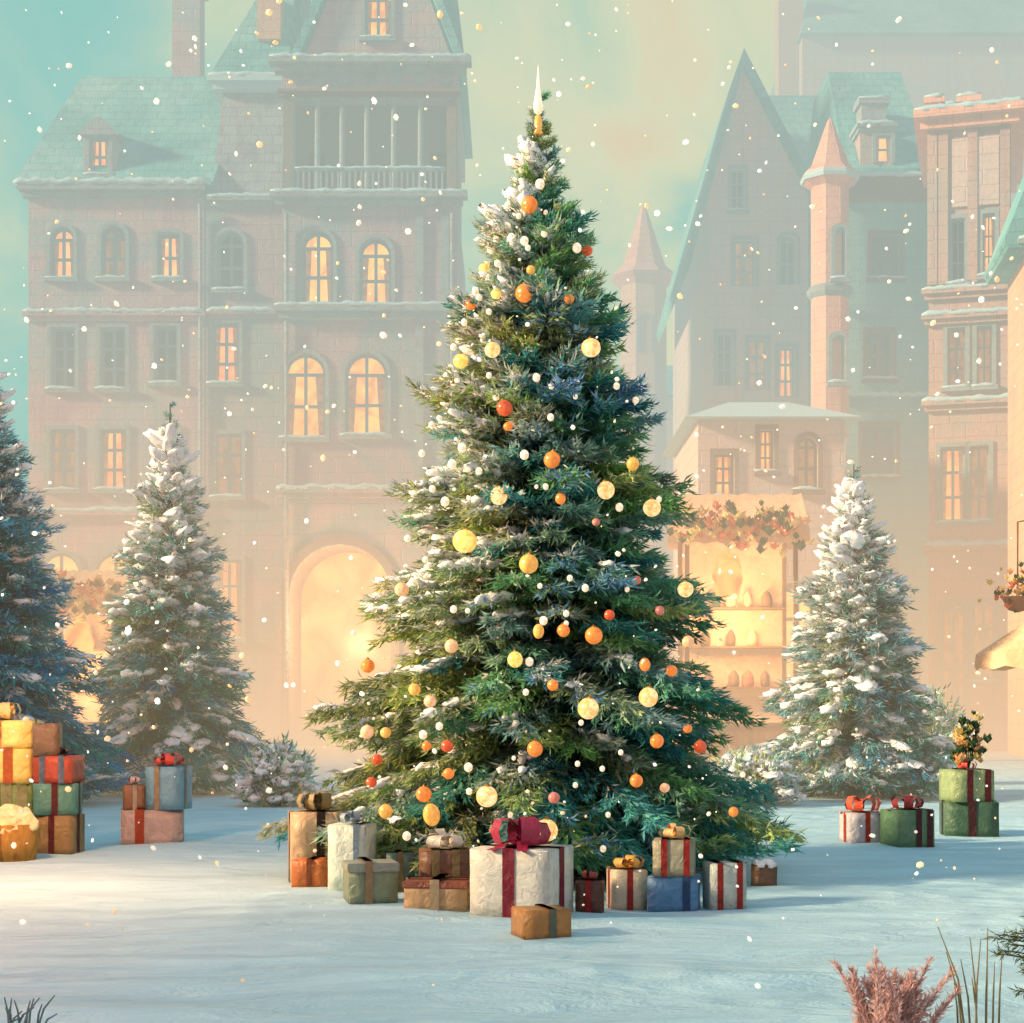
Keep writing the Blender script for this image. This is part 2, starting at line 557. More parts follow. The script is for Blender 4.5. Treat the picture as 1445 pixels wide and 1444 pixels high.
# thin snow cloud over it: sage, teal and peach patches
n1 = N(nt, "ShaderNodeTexNoise", i_Scale=5.5, i_Detail=6.0, i_Roughness=0.55, i_Distortion=0.7)
nt.links.new(tc.outputs["Generated"], n1.inputs["Vector"])
cr = nt.nodes.new("ShaderNodeValToRGB")
els = cr.color_ramp.elements
els[0].position, els[0].color = 0.30, srgb(150, 204, 194)
els[1].position, els[1].color = 0.76, srgb(228, 206, 176)
for p, c in ((0.42, srgb(172, 208, 192)), (0.53, srgb(202, 216, 188)), (0.62, srgb(218, 220, 188))):
    e = els.new(p)
    e.color = c
vd = N(nt, "ShaderNodeVectorMath", operation="DOT_PRODUCT")
nt.links.new(tc.outputs["Generated"], vd.inputs[0])
vd.inputs[1].default_value = Vector((0.06, 1.0, 0.34)).normalized()
gl = N(nt, "ShaderNodeMapRange", interpolation_type="SMOOTHSTEP")
gl.inputs["From Min"].default_value, gl.inputs["From Max"].default_value = 0.955, 1.0
nt.links.new(vd.outputs["Value"], gl.inputs[0])
nt.links.new(math_node(nt, "ADD", n1.outputs["Fac"], math_node(nt, "MULTIPLY", math_node(nt, "SUBTRACT", gl.outputs[0], 0.45), 0.16)), cr.inputs[0])
b2 = nt.nodes.new("ShaderNodeBackground")
b2.inputs[1].default_value = 1.12
sp2 = nt.nodes.new("ShaderNodeSeparateXYZ")
nt.links.new(tc.outputs["Generated"], sp2.inputs[0])
pk = N(nt, "ShaderNodeMapRange", interpolation_type="SMOOTHSTEP")
pk.inputs["From Min"].default_value, pk.inputs["From Max"].default_value = 0.3, -0.6
nt.links.new(sp2.outputs[1], pk.inputs[0])
pm_ = N(nt, "ShaderNodeMix", data_type="RGBA")
nt.links.new(pk.outputs[0], pm_.inputs["Factor"])
nt.links.new(cr.outputs[0], pm_.inputs[6])
pm_.inputs[7].default_value = srgb(230, 190, 196)       # rosy dusk on the other side of the sky
hzn = N(nt, "ShaderNodeMapRange", interpolation_type="SMOOTHSTEP")
hzn.inputs["From Min"].default_value, hzn.inputs["From Max"].default_value = 0.17, 0.0
nt.links.new(sp2.outputs[2], hzn.inputs[0])
hm = N(nt, "ShaderNodeMix", data_type="RGBA")
nt.links.new(hzn.outputs[0], hm.inputs["Factor"])
nt.links.new(pm_.outputs[2], hm.inputs[6])
hm.inputs[7].default_value = srgb(232, 198, 165)       # lamp-lit mist along the horizon
nt.links.new(hm.outputs[2], b2.inputs[0])
# cold blue overhead, so shade on the snow turns blue
sep = nt.nodes.new("ShaderNodeSeparateXYZ")
nt.links.new(tc.outputs["Generated"], sep.inputs[0])
mr = N(nt, "ShaderNodeMapRange", interpolation_type="SMOOTHSTEP")
mr.inputs["From Min"].default_value, mr.inputs["From Max"].default_value = 0.42, 0.75
nt.links.new(sep.outputs[2], mr.inputs[0])
b3 = nt.nodes.new("ShaderNodeBackground")
b3.inputs[0].default_value = srgb(156, 200, 220)
b3.inputs[1].default_value = 1.05
m1 = nt.nodes.new("ShaderNodeMixShader")
nt.links.new(mr.outputs[0], m1.inputs[0])
nt.links.new(b2.outputs[0], m1.inputs[1])
nt.links.new(b3.outputs[0], m1.inputs[2])
m2 = nt.nodes.new("ShaderNodeMixShader")
m2.inputs[0].default_value = 0.85
nt.links.new(b1.outputs[0], m2.inputs[1])
nt.links.new(m1.outputs[0], m2.inputs[2])
wo = nt.nodes.new("ShaderNodeOutputWorld")
nt.links.new(m2.outputs[0], wo.inputs[0])

sl = bpy.data.lights.new("sun", "SUN")
sl.energy = 8.0
sl.angle = R(6.0)
sl.color = (1.0, 0.74, 0.46)
so = bpy.data.objects.new("sun", sl)
COL.objects.link(so)
so.rotation_euler = SUN_DIR.to_track_quat("Z", "Y").to_euler()


def lamp(name, loc, energy, col=(1, 0.62, 0.3), size=0.4):
    l = bpy.data.lights.new(name, "POINT")
    l.energy = energy
    l.color = col
    l.shadow_soft_size = size
    o = bpy.data.objects.new(name, l)
    COL.objects.link(o)
    o.location = loc
    return o


# ------------------------------------------------------------------ ground
from mathutils import noise


def gz(x, y):
    if abs(x) < 30 and -15 < y < 60:
        return 0.045 * noise.noise(Vector((x * 0.5, y * 0.8, 0))) + 0.018 * noise.noise(Vector((x * 1.6, y * 2.6, 4)))
    return 0.0


def ground():
    n = 150
    u = np.linspace(-1, 1, n)
    xs = 0.5 + np.sign(u) * (np.abs(u) * 9 + np.abs(u) ** 7 * 600)
    ys = 0.0 + np.sign(u) * (np.abs(u) * 16 + np.abs(u) ** 7 * 900)
    verts, faces = [], []
    for y in ys:
        for x in xs:
            z = gz(x, y)
            verts.append((x, y, z))
    for j in range(n - 1):
        for i in range(n - 1):
            a = j * n + i
            faces.append((a, a + 1, a + n + 1, a + n))
    me = bpy.data.meshes.new("snowy_ground")
    me.from_pydata(verts, [], faces)
    o = obj("snowy_ground", me, "snow_ground", smooth=True)
    tag(o, "open snow-covered square", kind="structure")


ground()


# ------------------------------------------------------------------ spruces
def strokes_mesh(name, P, D, S, L, W, C):
    """many small tapered needle sprays: P base, D direction, S side, L length, W width, C colour"""
    n = len(P)
    co = np.empty((n, 4, 3), np.float32)
    up = np.cross(D, S)
    co[:, 0] = P
    mid = P + D * (L * 0.45)[:, None] + up * (L * 0.10)[:, None]
    co[:, 1] = mid + S * (W * 0.5)[:, None]
    co[:, 3] = mid - S * (W * 0.5)[:, None]
    co[:, 2] = P + D * L[:, None] - up * (L * 0.05)[:, None]
    me = bpy.data.meshes.new(name)
    me.vertices.add(n * 4)
    me.vertices.foreach_set("co", co.ravel())
    me.loops.add(n * 4)
    me.loops.foreach_set("vertex_index", np.arange(n * 4, dtype=np.int32))
    me.polygons.add(n)
    me.polygons.foreach_set("loop_start", np.arange(0, n * 4, 4, dtype=np.int32))
    me.update(calc_edges=True)
    me.validate()
    at = me.color_attributes.new("tint", "FLOAT_COLOR", "POINT")
    cc = np.ones((n, 4, 4), np.float32)
    cc[:, :, :3] = C[:, None, :]
    at.data.foreach_set("color", cc.ravel())
    return me


def unit(v):
    return v / np.maximum(1e-6, np.linalg.norm(v, axis=-1, keepdims=True))


PAL = np.array([srgb(48, 92, 80)[:3], srgb(34, 84, 86)[:3], srgb(88, 116, 62)[:3], srgb(128, 138, 76)[:3], srgb(60, 112, 108)[:3], srgb(28, 66, 70)[:3], srgb(74, 108, 70)[:3], srgb(96, 134, 150)[:3]])
PAL = np.minimum(PAL * 2.9 + 0.006, 0.5)
BLUEPAL = 1.75 * np.array([srgb(50, 116, 120)[:3], srgb(44, 104, 124)[:3], srgb(80, 130, 104)[:3], srgb(96, 146, 156)[:3], srgb(52, 110, 98)[:3]])
FROST = np.array([srgb(214, 222, 220)[:3], srgb(168, 196, 200)[:3], srgb(226, 224, 210)[:3]])


PROF_S = [0, 0.06, 0.12, 0.20, 0.30, 0.40, 0.50, 0.60, 0.70, 0.80, 0.90, 1.0]
PROF_R = [0.01, 0.03, 0.075, 0.17, 0.31, 0.42, 0.52, 0.62, 0.75, 0.91, 1.06, 1.05]


def prof(s):
    """half-width of a spruce, 0 at the tip to 1 at the skirt"""
    return float(np.interp(s, PROF_S, PROF_R))


def spruce(name, label, x, y, H, Rad, nb, seed, snow=0.3, frost=0.1, tiers=10, group=None, size=1.0, dens=1.0, z0=0.12, pal=None, patches=(), side_light=0.25):
    rg = np.random.default_rng(seed)
    root = thing(name, label, "spruce tree", (x, y, 0), 0, group)
    tb = bmesh.new()
    tube(tb, [(0, 0, -0.05), (0.02, 0, H * 0.4), (0, 0.02, H * 0.8), (0, 0, H * 0.985)], [0.035 * H * 0.55 + 0.03, 0.03 * H * 0.5, 0.012 * H * 0.5, 0.006], 10)
    P, D, S, L, W, C = [], [], [], [], [], []
    clumps = []
    Pl = PAL if pal is None else pal
    PA = np.array(patches) if len(patches) else None
    for i in range(nb):
        u = (i + rg.random()) / nb
        s = u ** 0.62                                   # 0 at tip, 1 at skirt: more branches low down
        s = 0.02 + 0.98 * s
        tier = 0.90 + 0.16 * math.cos(s * tiers * 2 * math.pi)
        Lb = Rad * prof(s) * tier * rg.uniform(0.82, 1.05) + 0.03
        zb = z0 + (H - z0) * (1 - s) + 0.02
        az = i * 2.39996 + rg.uniform(-0.3, 0.3)
        hd = np.array([math.cos(az), math.sin(az), 0])
        rise = 0.55 * (1 - s) ** 1.5 + 0.10
        droop = 0.42 * s + 0.05
        if zb < 0.5:
            droop *= 0.25
        side = np.array([-math.sin(az), math.cos(az), 0])
        pt = lambda t: np.array([0, 0, zb]) + hd * Lb * t + np.array([0, 0, 1]) * Lb * (rise * t - droop * t * t + 0.10 * t ** 4)
        nt_ = max(4, int((5 + 9 * Lb / max(Rad, 0.1)) * dens))
        ccol = Pl[rg.integers(len(Pl))] * 0.6 + Pl[rg.integers(len(Pl))] * 0.4
        if rg.random() < 0.30:
            tube(tb, [tuple(pt(0.0)), tuple(pt(0.45)), tuple(pt(0.85))], [0.012 * size + 0.006 * Lb, 0.008 * size, 0.003], 5)
        sunward = math.cos(az - 3.0)                          # sunward side: extra snow, frost and yellow-green painted to look sunlit
        snowy = rg.random() < snow * (1 + side_light * 1.4 * sunward)
        if sunward > 0.2 and rg.random() < side_light:
            ccol = ccol * 0.35 + np.array(srgb(164, 170, 96)[:3]) * 0.65  # warm sunlight painted into the needle colour
        for k in range(nt_):
            t = 0.12 + 0.88 * (k + rg.random()) / nt_
            p0 = pt(t)
            sg = 1 if k % 2 else -1
            tl = (0.27 * Lb * (1.08 - t) + min(0.10 * size, 0.22 * Lb)) * rg.uniform(0.7, 1.25)
            tang = unit(pt(min(1, t + 0.02)) - pt(t - 0.02))
            td = unit(tang * rg.uniform(0.5, 0.95) + side * sg * rg.uniform(0.4, 0.9) + np.array([0, 0, -0.22 + 0.2 * (1 - s)]) + rg.normal(0, 0.12, 3))
            ns = int((8 + 28 * tl) * dens)
            q = rg.random(ns)
            base = p0 + td * (tl * q)[:, None] + rg.normal(0, 0.012 * size, (ns, 3))
            dirs = unit(td * 0.9 + tang * 0.35 + rg.normal(0, 0.42, (ns, 3)) + np.array([0, 0, -0.10]))
            sd = unit(np.cross(dirs, rg.normal(0, 0.6, (ns, 3)) + np.array([0, 0, 1.0])))
            P.append(base)
            D.append(dirs)
            S.append(sd)
            sc_ = size * min(1.0, 0.38 + 0.9 * Lb)
            L.append(rg.uniform(0.06, 0.15, ns) * sc_)
            W.append(rg.uniform(0.010, 0.027, ns) * sc_)
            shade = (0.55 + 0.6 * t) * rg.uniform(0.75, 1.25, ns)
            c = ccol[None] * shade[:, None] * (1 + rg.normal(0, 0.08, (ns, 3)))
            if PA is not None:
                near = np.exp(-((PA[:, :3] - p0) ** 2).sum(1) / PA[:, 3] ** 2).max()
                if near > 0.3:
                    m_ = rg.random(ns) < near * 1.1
                    c[m_] = np.array(srgb(112, 158, 196)[:3]) * rg.uniform(0.7, 1.3, (m_.sum(), 1))  # shaded snow on the boughs painted as blue strokes
            fr = (rg.random(ns) < (max(0.0, frost * (1 + 1.2 * side_light * sunward) * (1.7 - 1.1 * s)) + (0.30 if snowy and t > 0.35 else 0)) * (0.25 + t)) & (base[:, 2] > p0[2] - 0.03)
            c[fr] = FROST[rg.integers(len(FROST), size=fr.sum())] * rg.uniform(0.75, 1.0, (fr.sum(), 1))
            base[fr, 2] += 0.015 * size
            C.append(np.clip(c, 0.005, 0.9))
        if snowy and s > 0.10:
            packed = sunward > 0.15 and s < 0.75 and side_light > 0.5
            for _ in range(rg.integers(2, 6) + (6 if packed else 0)):
                kz = rg.uniform(0.9, 1.7) if packed else (rg.uniform(0.9, 1.9) if size > 1.2 else 1.0)
                t = rg.uniform(0.45, 0.98)
                clumps.append((pt(t) + side * rg.normal(0, 0.12) * Lb * (1.1 - t) + np.array([0, 0, 0.02 * size]), unit(pt(min(1, t + .03)) - pt(t - .03)), rg.uniform(0.04, 0.13) * size * kz, rg.uniform(0.025, 0.065) * size * kz, rg.uniform(0.012, 0.03) * size * kz))
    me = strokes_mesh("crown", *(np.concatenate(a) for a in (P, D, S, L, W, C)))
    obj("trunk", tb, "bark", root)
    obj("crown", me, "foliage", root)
    if clumps:
        ml, jl = [], []
        for (c, t, a, b, h) in clumps:
            q = Vector(t).to_track_quat("X", "Z").to_matrix().to_4x4()
            ml.append(Matrix.Translation(Vector(c)) @ q @ Matrix.Diagonal((a, b, h, 1)))
            jl.append(0.16 * b)
        o = obj("snow", blobs_mesh("snow", ml, jl, 2, rg), "snow", root, smooth=True)
        o["kind"] = "stuff"
    return root


TREE_D = 14.8
TX = wx(760, TREE_D)
TH = wz(118, TREE_D)
TR = 326 * TREE_D / FPX
def on_tree(px, py, r):
    d = TREE_D
    for _ in range(4):
        X, Z = wx(px, d) - TX, wz(py, d)
        s = 1 - (Z - 0.12) / (TH - 0.12)
        rr = TR * prof(max(0.01, min(1.0, s))) * 1.02 + 0.04
        zz = rr * rr - X * X
        yy = -math.sqrt(zz) if zz > 0 else -0.03
        d = TREE_D + yy - r
    Xc = wx(px, d) - TX
    lim = rr * (0.92 if py < 800 else 0.80)
    Xc = max(-lim, min(lim, Xc))
    return Vector((TX + Xc, wy(d), wz(py, d)))


SHADE_PATCH = []  # spots where the crown gets painted blue snow shade
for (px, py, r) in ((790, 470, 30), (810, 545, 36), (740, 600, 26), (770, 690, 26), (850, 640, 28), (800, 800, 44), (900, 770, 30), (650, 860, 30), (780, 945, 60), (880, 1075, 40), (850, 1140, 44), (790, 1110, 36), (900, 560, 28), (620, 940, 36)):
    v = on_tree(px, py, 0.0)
    SHADE_PATCH.append((v.x - TX, v.y, v.z, r * 1.5 * TREE_D / FPX))
spruce("christmas_tree", "tall decorated spruce covered in glowing baubles above a ring of presents", TX, 0, TH, TR, 640, 3, snow=0.46, frost=0.09, tiers=9, dens=2.1, patches=SHADE_PATCH, side_light=0.7)

SIDE = "undecorated snowy spruces around the square"
d = 27.0
spruce("spruce", "snowy blue-green spruce behind the small pile of a blue and a brown gift", wx(240, d), wy(d), wz(560, d), 1.52, 360, 11, snow=0.75, frost=0.22, tiers=7, group=SIDE, size=1.5, dens=1.2, pal=BLUEPAL)
d = 24.0
spruce("spruce", "deep blue-teal spruce cut by the picture edge behind the stack of yellow presents", wx(-22, d), wy(d), wz(470, d), 1.85, 380, 12, snow=0.6, frost=0.16, tiers=7, group=SIDE, size=1.5, dens=1.2,
       pal=np.array([srgb(52, 108, 128)[:3], srgb(40, 92, 116)[:3], srgb(72, 126, 146)[:3], srgb(60, 112, 104)[:3]]) * 2.2)
d = 26.0
spruce("spruce", "heavily snow-laden spruce in front of the teal town house, pale on one side", wx(1205, d), wy(d), wz(648, d), 1.50, 370, 13, snow=0.95, frost=0.32, tiers=7, group=SIDE, size=1.5, dens=1.2, pal=BLUEPAL)

# low snow-laden bushes at the back of the square
def bush(name, label, cat, x, y, H, Rad, seed, snow, group=None, n=150):
    rg = np.random.default_rng(seed)
    root = thing(name, label, cat, (x, y, 0), 0, group)
    P, D, S, L, W, C = [], [], [], [], [], []
    tb, sb = bmesh.new(), bmesh.new()
    for i in range(n):
        az, el = rg.uniform(0, 6.283), rg.uniform(0.15, 1.5)
        dv = np.array([math.cos(az) * math.cos(el), math.sin(az) * math.cos(el), math.sin(el)])
        tip = dv * np.array([Rad, Rad, H]) * rg.uniform(0.7, 1.05)
        if i % 4 == 0:
            tube(tb, [(0, 0, -0.03), tuple(tip * 0.5), tuple(tip * 0.95)], [0.02, 0.012, 0.004], 5)
        ns = 34
        q = rg.uniform(0.4, 1.0, ns)
        base = tip[None] * q[:, None] + rg.normal(0, 0.05, (ns, 3))
        dirs = unit(dv[None] + rg.normal(0, 0.5, (ns, 3)))
        P.append(base); D.append(dirs); S.append(unit(np.cross(dirs, rg.normal(0, 1, (ns, 3)))))
        L.append(rg.uniform(0.08, 0.2, ns)); W.append(rg.uniform(0.02, 0.04, ns))
        c = np.repeat(PAL[rg.integers(len(PAL))][None] * 1.25, ns, 0) * rg.uniform(0.7, 1.3, (ns, 1))
        fr = rg.random(ns) < snow * 0.6
        c[fr] = FROST[rg.integers(len(FROST), size=fr.sum())]
        C.append(c)
        if rg.random() < snow:
            a = rg.uniform(0.06, 0.15)
            r = bmesh.ops.create_icosphere(sb, subdivisions=2, radius=1, matrix=Matrix.Translation(Vector(tip * 0.95)) @ Matrix.Rotation(az, 4, "Z") @ Matrix.Diagonal((a, a * 0.7, a * 0.35, 1)))
            for v in r["verts"]:
                v.co += Vector(rg.normal(0, 0.016, 3))
    obj("stem", tb, "bark", root)
    obj("foliage", strokes_mesh("foliage", *(np.concatenate(a) for a in (P, D, S, L, W, C))), "foliage", root)
    o = obj("snow", sb, "snow", root, smooth=True)
    o["kind"] = "stuff"
    return root


BUSH = "low snow-laden bushes"
d = 24.0
bush("snowy_bush", "snow-laden bush beside the glowing archway and the tall tan present", "bush", wx(392, d), wy(d), 0.85, 0.62, 31, 0.95, BUSH)
bush("snowy_bush", "pink-lit snow-laden bush between the decorated tree and the snowy spruce", "bush", wx(1058, d), wy(d), 0.75, 0.8, 32, 0.95, BUSH)
d = 30.0
bush("snowy_bush", "dark bush with rosy blooms against the foot of the tan town house", "bush", wx(1322, d), wy(d), 1.75, 0.7, 33, 0.35, BUSH)


# ------------------------------------------------------------------ buildings
def arch_pts(x0, x1, z0, z1, rise, n=10):
    """points of an arched opening's head from one springing point to the other"""
    cx, hw = (x0 + x1) / 2, (x1 - x0) / 2
    return [(cx - hw * math.cos(math.pi * k / n), z1 - rise + rise * math.sin(math.pi * k / n)) for k in range(n + 1)]


def facade(bm, x0, x1, z0, z1, ops, depth=0.35, y=0.0):
    """front wall with real openings (x0,x1,z0,z1,rise) and their reveals"""
    xs = sorted({x0, x1, *[o[0] for o in ops], *[o[1] for o in ops]})
    zs = sorted({z0, z1, *[o[2] for o in ops], *[o[3] for o in ops]})
    V = {}
    def vt(x, z, yy=y):
        k = (round(x, 4), round(z, 4), round(yy, 4))
        if k not in V:
            V[k] = bm.verts.new((x, yy, z))
        return V[k]
    for a, b in zip(xs, xs[1:]):
        for c, e in zip(zs, zs[1:]):
            mx, mz = (a + b) / 2, (c + e) / 2
            if any(o[0] < mx < o[1] and o[2] < mz < o[3] for o in ops):
                continue
            bm.faces.new((vt(a, c), vt(b, c), vt(b, e), vt(a, e)))
    for (a, b, c, e, rise) in ops:
        if rise > 0:
            ap = arch_pts(a, b, c, e, rise)
            n = len(ap) // 2
            for k in range(n):
                try:
                    bm.faces.new((vt(a, e), vt(*ap[k]), vt(*ap[k + 1])))
                    bm.faces.new((vt(b, e), vt(*ap[-1 - k]), vt(*ap[-2 - k])))
                except ValueError:
                    pass
            loop = [(a, c)] + ap + [(b, c)]
        else:
            loop = [(a, c), (a, e), (b, e), (b, c)]
        for p, q in zip(loop, loop[1:] + loop[:1]):
            if p != q:
                bm.faces.new((vt(*p), vt(*q), vt(*q, y + depth), vt(*p, y + depth)))


def window(root, o, pane, depth=0.35, y=0.0, cols=2, rows=3, sill=True, frame="trim", surround=True, name="window"):
    """frame with glazing bars > pane, sill, snow"""
    a, b, c, e, rise = o
    bm = bmesh.new()
    t = min(0.09, (b - a) * 0.11)
    yf, yb = y + depth - 0.14, y + depth - 0.03
    zt = e - rise
    box(bm, a, a + t, yf, yb, c, zt)
    box(bm, b - t, b, yf, yb, c, zt)
    box(bm, a + t, b - t, yf, yb, c, c + t)
    if rise > 0:
        ap = arch_pts(a, b, c, e, rise)
        ip = arch_pts(a + t, b - t, c, e - t, max(0.05, rise - t))
        va = [[bm.verts.new((x, yy, z)) for x, z in pts] for pts, yy in ((ap, yf), (ip, yf), (ap, yb), (ip, yb))]
        for k in range(len(ap) - 1):
            bm.faces.new((va[0][k], va[0][k + 1], va[1][k + 1], va[1][k]))
            bm.faces.new((va[1][k], va[1][k + 1], va[3][k + 1], va[3][k]))
    else:
        box(bm, a + t, b - t, yf, yb, e - t, e)
    bt = t * 0.55
    for k in range(1, cols):
        x = a + (b - a) * k / cols
        zz = e - t - (0.02 if rise == 0 else rise * 0.02 + (0.35 * rise if abs(k / cols - 0.5) > 0.2 else 0))
        box(bm, x - bt, x + bt, yf + 0.012, yb - 0.012, c + t, zz)
    for k in range(1, rows):
        z = c + (zt - c) * k / (rows if rise == 0 else rows - 0.999 if rows > 1 else 1)
        if z < zt + 0.01:
            box(bm, a + t, b - t, yf + 0.02, yb - 0.02, z - bt, z + bt)
    wdw = obj(name, bm, frame, root)
    pm = bmesh.new()
    pts = [(a, c)] + (arch_pts(a, b, c, e, rise) if rise > 0 else [(a, e), (b, e)]) + [(b, c)]
    pm.faces.new([pm.verts.new((x, y + depth - 0.025, z)) for x, z in pts])
    obj("pane", pm, pane, wdw)
    if pane in ("pane_amber", "pane_orange", "pane_dim"):
        cm = bmesh.new()
        for sg, xa in ((1, a + t * 0.5), (-1, b - t * 0.5)):
            wv = (b - a) * 0.20
            prev = None
            for k in range(6):
                q = k / 5
                yy = y + depth - 0.035 - 0.006 * (k % 2)
                row = [cm.verts.new((xa + sg * wv * q * (0.75 if lv else 1.15), yy, zv)) for lv, zv in ((1, c + 0.02), (0, zt - 0.01))]
                if prev:
                    cm.faces.new((prev[0], row[0], row[1], prev[1]))
                prev = row
        obj("curtain", cm, "curtain", wdw)
    if surround:
        sm = bmesh.new()
        g = 0.13
        op = arch_pts(a - g, b + g, c, e + g, rise + g) if rise > 0 else [(a - g, e + g), (b + g, e + g)]
        ip = arch_pts(a - 0.004, b + 0.004, c, e, rise) if rise > 0 else [(a - 0.004, e), (b + 0.004, e)]
        op = [(a - g, c - 0.02)] + op + [(b + g, c - 0.02)]
        ip = [(a - 0.004, c - 0.02)] + ip + [(b + 0.004, c - 0.02)]
        vv = [[sm.verts.new((x, yy, z)) for x, z in pts] for pts, yy in ((op, y - 0.07), (ip, y - 0.07), (op, y + 0.01), (ip, y + 0.05))]
        for k in range(len(op) - 1):
            sm.faces.new((vv[0][k], vv[0][k + 1], vv[1][k + 1], vv[1][k]))
            sm.faces.new((vv[0][k], vv[0][k + 1], vv[2][k + 1], vv[2][k]))
            sm.faces.new((vv[1][k], vv[1][k + 1], vv[3][k + 1], vv[3][k]))
        obj("surround", sm, frame, wdw)
    if sill:
        sm = bmesh.new()
        box(sm, a - 0.18, b + 0.18, y - 0.20, y + 0.02, c - 0.16, c - 0.03)
        obj("sill", sm, frame, wdw)
        sm = bmesh.new()
        snow_slab(sm, a - 0.16, b + 0.16, y - 0.19, y + 0.01, c - 0.028, 0.09)
        obj("snow", sm, "ice", wdw, smooth=True)
    return wdw


def body(bm, x0, x1, dep, z0, z1, y=0.0):
    """side, back and top of a house whose front is made by facade()"""
    v = [bm.verts.new(p) for p in ((x0, y, z0), (x1, y, z0), (x1, y + dep, z0), (x0, y + dep, z0), (x0, y, z1), (x1, y, z1), (x1, y + dep, z1), (x0, y + dep, z1))]
    for f in ((4, 5, 6, 7), (1, 2, 6, 5), (2, 3, 7, 6), (3, 0, 4, 7)):
        bm.faces.new([v[i] for i in f])


def ledge(root, x0, x1, z, h=0.28, out=0.32, mat="trim", snow=True, y=0.0, name="cornice", dep=0.05):
    bm = bmesh.new()
    box(bm, x0 - out * 0.4, x1 + out * 0.4, y - out * 0.55, y + dep, z - h, z - h * 0.45)
    box(bm, x0 - out * 0.7, x1 + out * 0.7, y - out, y + dep - 0.003, z - h * 0.45, z)
    o = obj(name, bm, mat, root)
    if snow:
        sm = bmesh.new()
        snow_slab(sm, x0 - out * 0.66, x1 + out * 0.66, y - out * 0.97, y + dep - 0.01, z + 0.002, 0.14)
        obj("snow", sm, "ice", o, smooth=True)
    return o


def chimney(root, x, y, w_, z0, z1, mat="wall_mauve", pots=0, name="chimney"):
    bm = bmesh.new()
    box(bm, x - w_ / 2, x + w_ / 2, y, y + w_, z0, z1)
    box(bm, x - w_ * 0.62, x + w_ * 0.62, y - w_ * 0.12, y + w_ * 1.12, z1, z1 + 0.18)
    o = obj(name, bm, mat, root)
    for k in range(pots):
        pb = bmesh.new()
        xx = x + (k - (pots - 1) / 2) * w_ * 0.5
        lathe(pb, [(w_ * 0.18, z1 + 0.18), (w_ * 0.15, z1 + 0.7), (w_ * 0.2, z1 + 0.74), (w_ * 0.2, z1 + 0.82)], 10, xx, y + w_ / 2)
        obj("chimney_pot", pb, "trim_brown", o)
    sm = bmesh.new()
    snow_slab(sm, x - w_ * 0.6, x + w_ * 0.6, y - w_ * 0.1, y + w_ * 1.1, z1 + 0.182, 0.14)
    obj("snow", sm, "ice", o, smooth=True)
    return o


class Front:
    """pixel rows and columns of one facade turned into metres in the house's own axes"""
    def __init__(s, d, px0):
        s.d, s.x0 = d, wx(px0, d)
    def x(s, px):
        return wx(px, s.d) - s.x0
    def z(s, py):
        return wz(py, s.d)
    def o(s, a, b, top, bot, arch=0.0):
        x0, x1 = s.x(a), s.x(b)
        return (x0, x1, s.z(bot), s.z(top), (x1 - x0) * arch)


HOUSE = "town houses around the square"

# --- A: mauve house with long teal roof
F = Front(57.0, 165)
A = thing("town_house", "mauve town house with long teal roof, one lit dormer and a tall chimney", "town house", (F.x0, wy(57.0), 0), 0, HOUSE)
x0, x1 = F.x(40), F.x(288)
winA = [(F.o(71, 104, 320, 392, 0.5), "pane_orange"), (F.o(143, 177, 318, 392, 0.5), "pane_dim"), (F.o(222, 254, 328, 392, 0.12), "pane_orange"),
        (F.o(72, 106, 462, 548), "pane_dark"), (F.o(141, 177, 462, 548), "pane_dark"), (F.o(217, 250, 460, 540), "pane_dark"),
        (F.o(70, 106, 606, 690), "pane_dim"), (F.o(140, 178, 606, 690), "pane_orange"), (F.o(216, 250, 606, 690), "pane_dim"),
        (F.o(56, 112, 780, 1040, 0.5), "glow"), (F.o(132, 190, 780, 1040, 0.5), "glow"), (F.o(210, 268, 780, 1040, 0.5), "glow")]
bm = bmesh.new()
facade(bm, x0, x1, -0.1, F.z(272), [o for o, _ in winA])
body(bm, x0, x1, 10, -0.1, F.z(272))
obj("wall", bm, "wall_mauve", A)
for i, (o, p) in enumerate(winA):
    window(A, o, p, cols=2, rows=3 if i < 9 else 4, sill=i < 9)
ledge(A, x0, x1 - 0.2, F.z(264), 0.4, 0.4)
ledge(A, x0, x1 - 0.1, F.z(441), 0.3, 0.22, "wall_mauve", name="string_course")
ledge(A, x0, x1 - 0.1, F.z(722), 0.3, 0.22, "wall_mauve", name="string_course")
bm = bmesh.new()
frustum(bm, (x0 - 0.45, x1 + 0.35, -0.35, 10.3), F.z(263), (x0 + 0.9, x1 + 0.9, 3.6, 7), wz(108, 60.6))
obj("roof", bm, "roof", A)
sm = bmesh.new()
snow_slab(sm, x0 - 0.4, x1 + 0.3, -0.42, 0.25, F.z(262), 0.2)
obj("snow", sm, "ice", A, smooth=True)
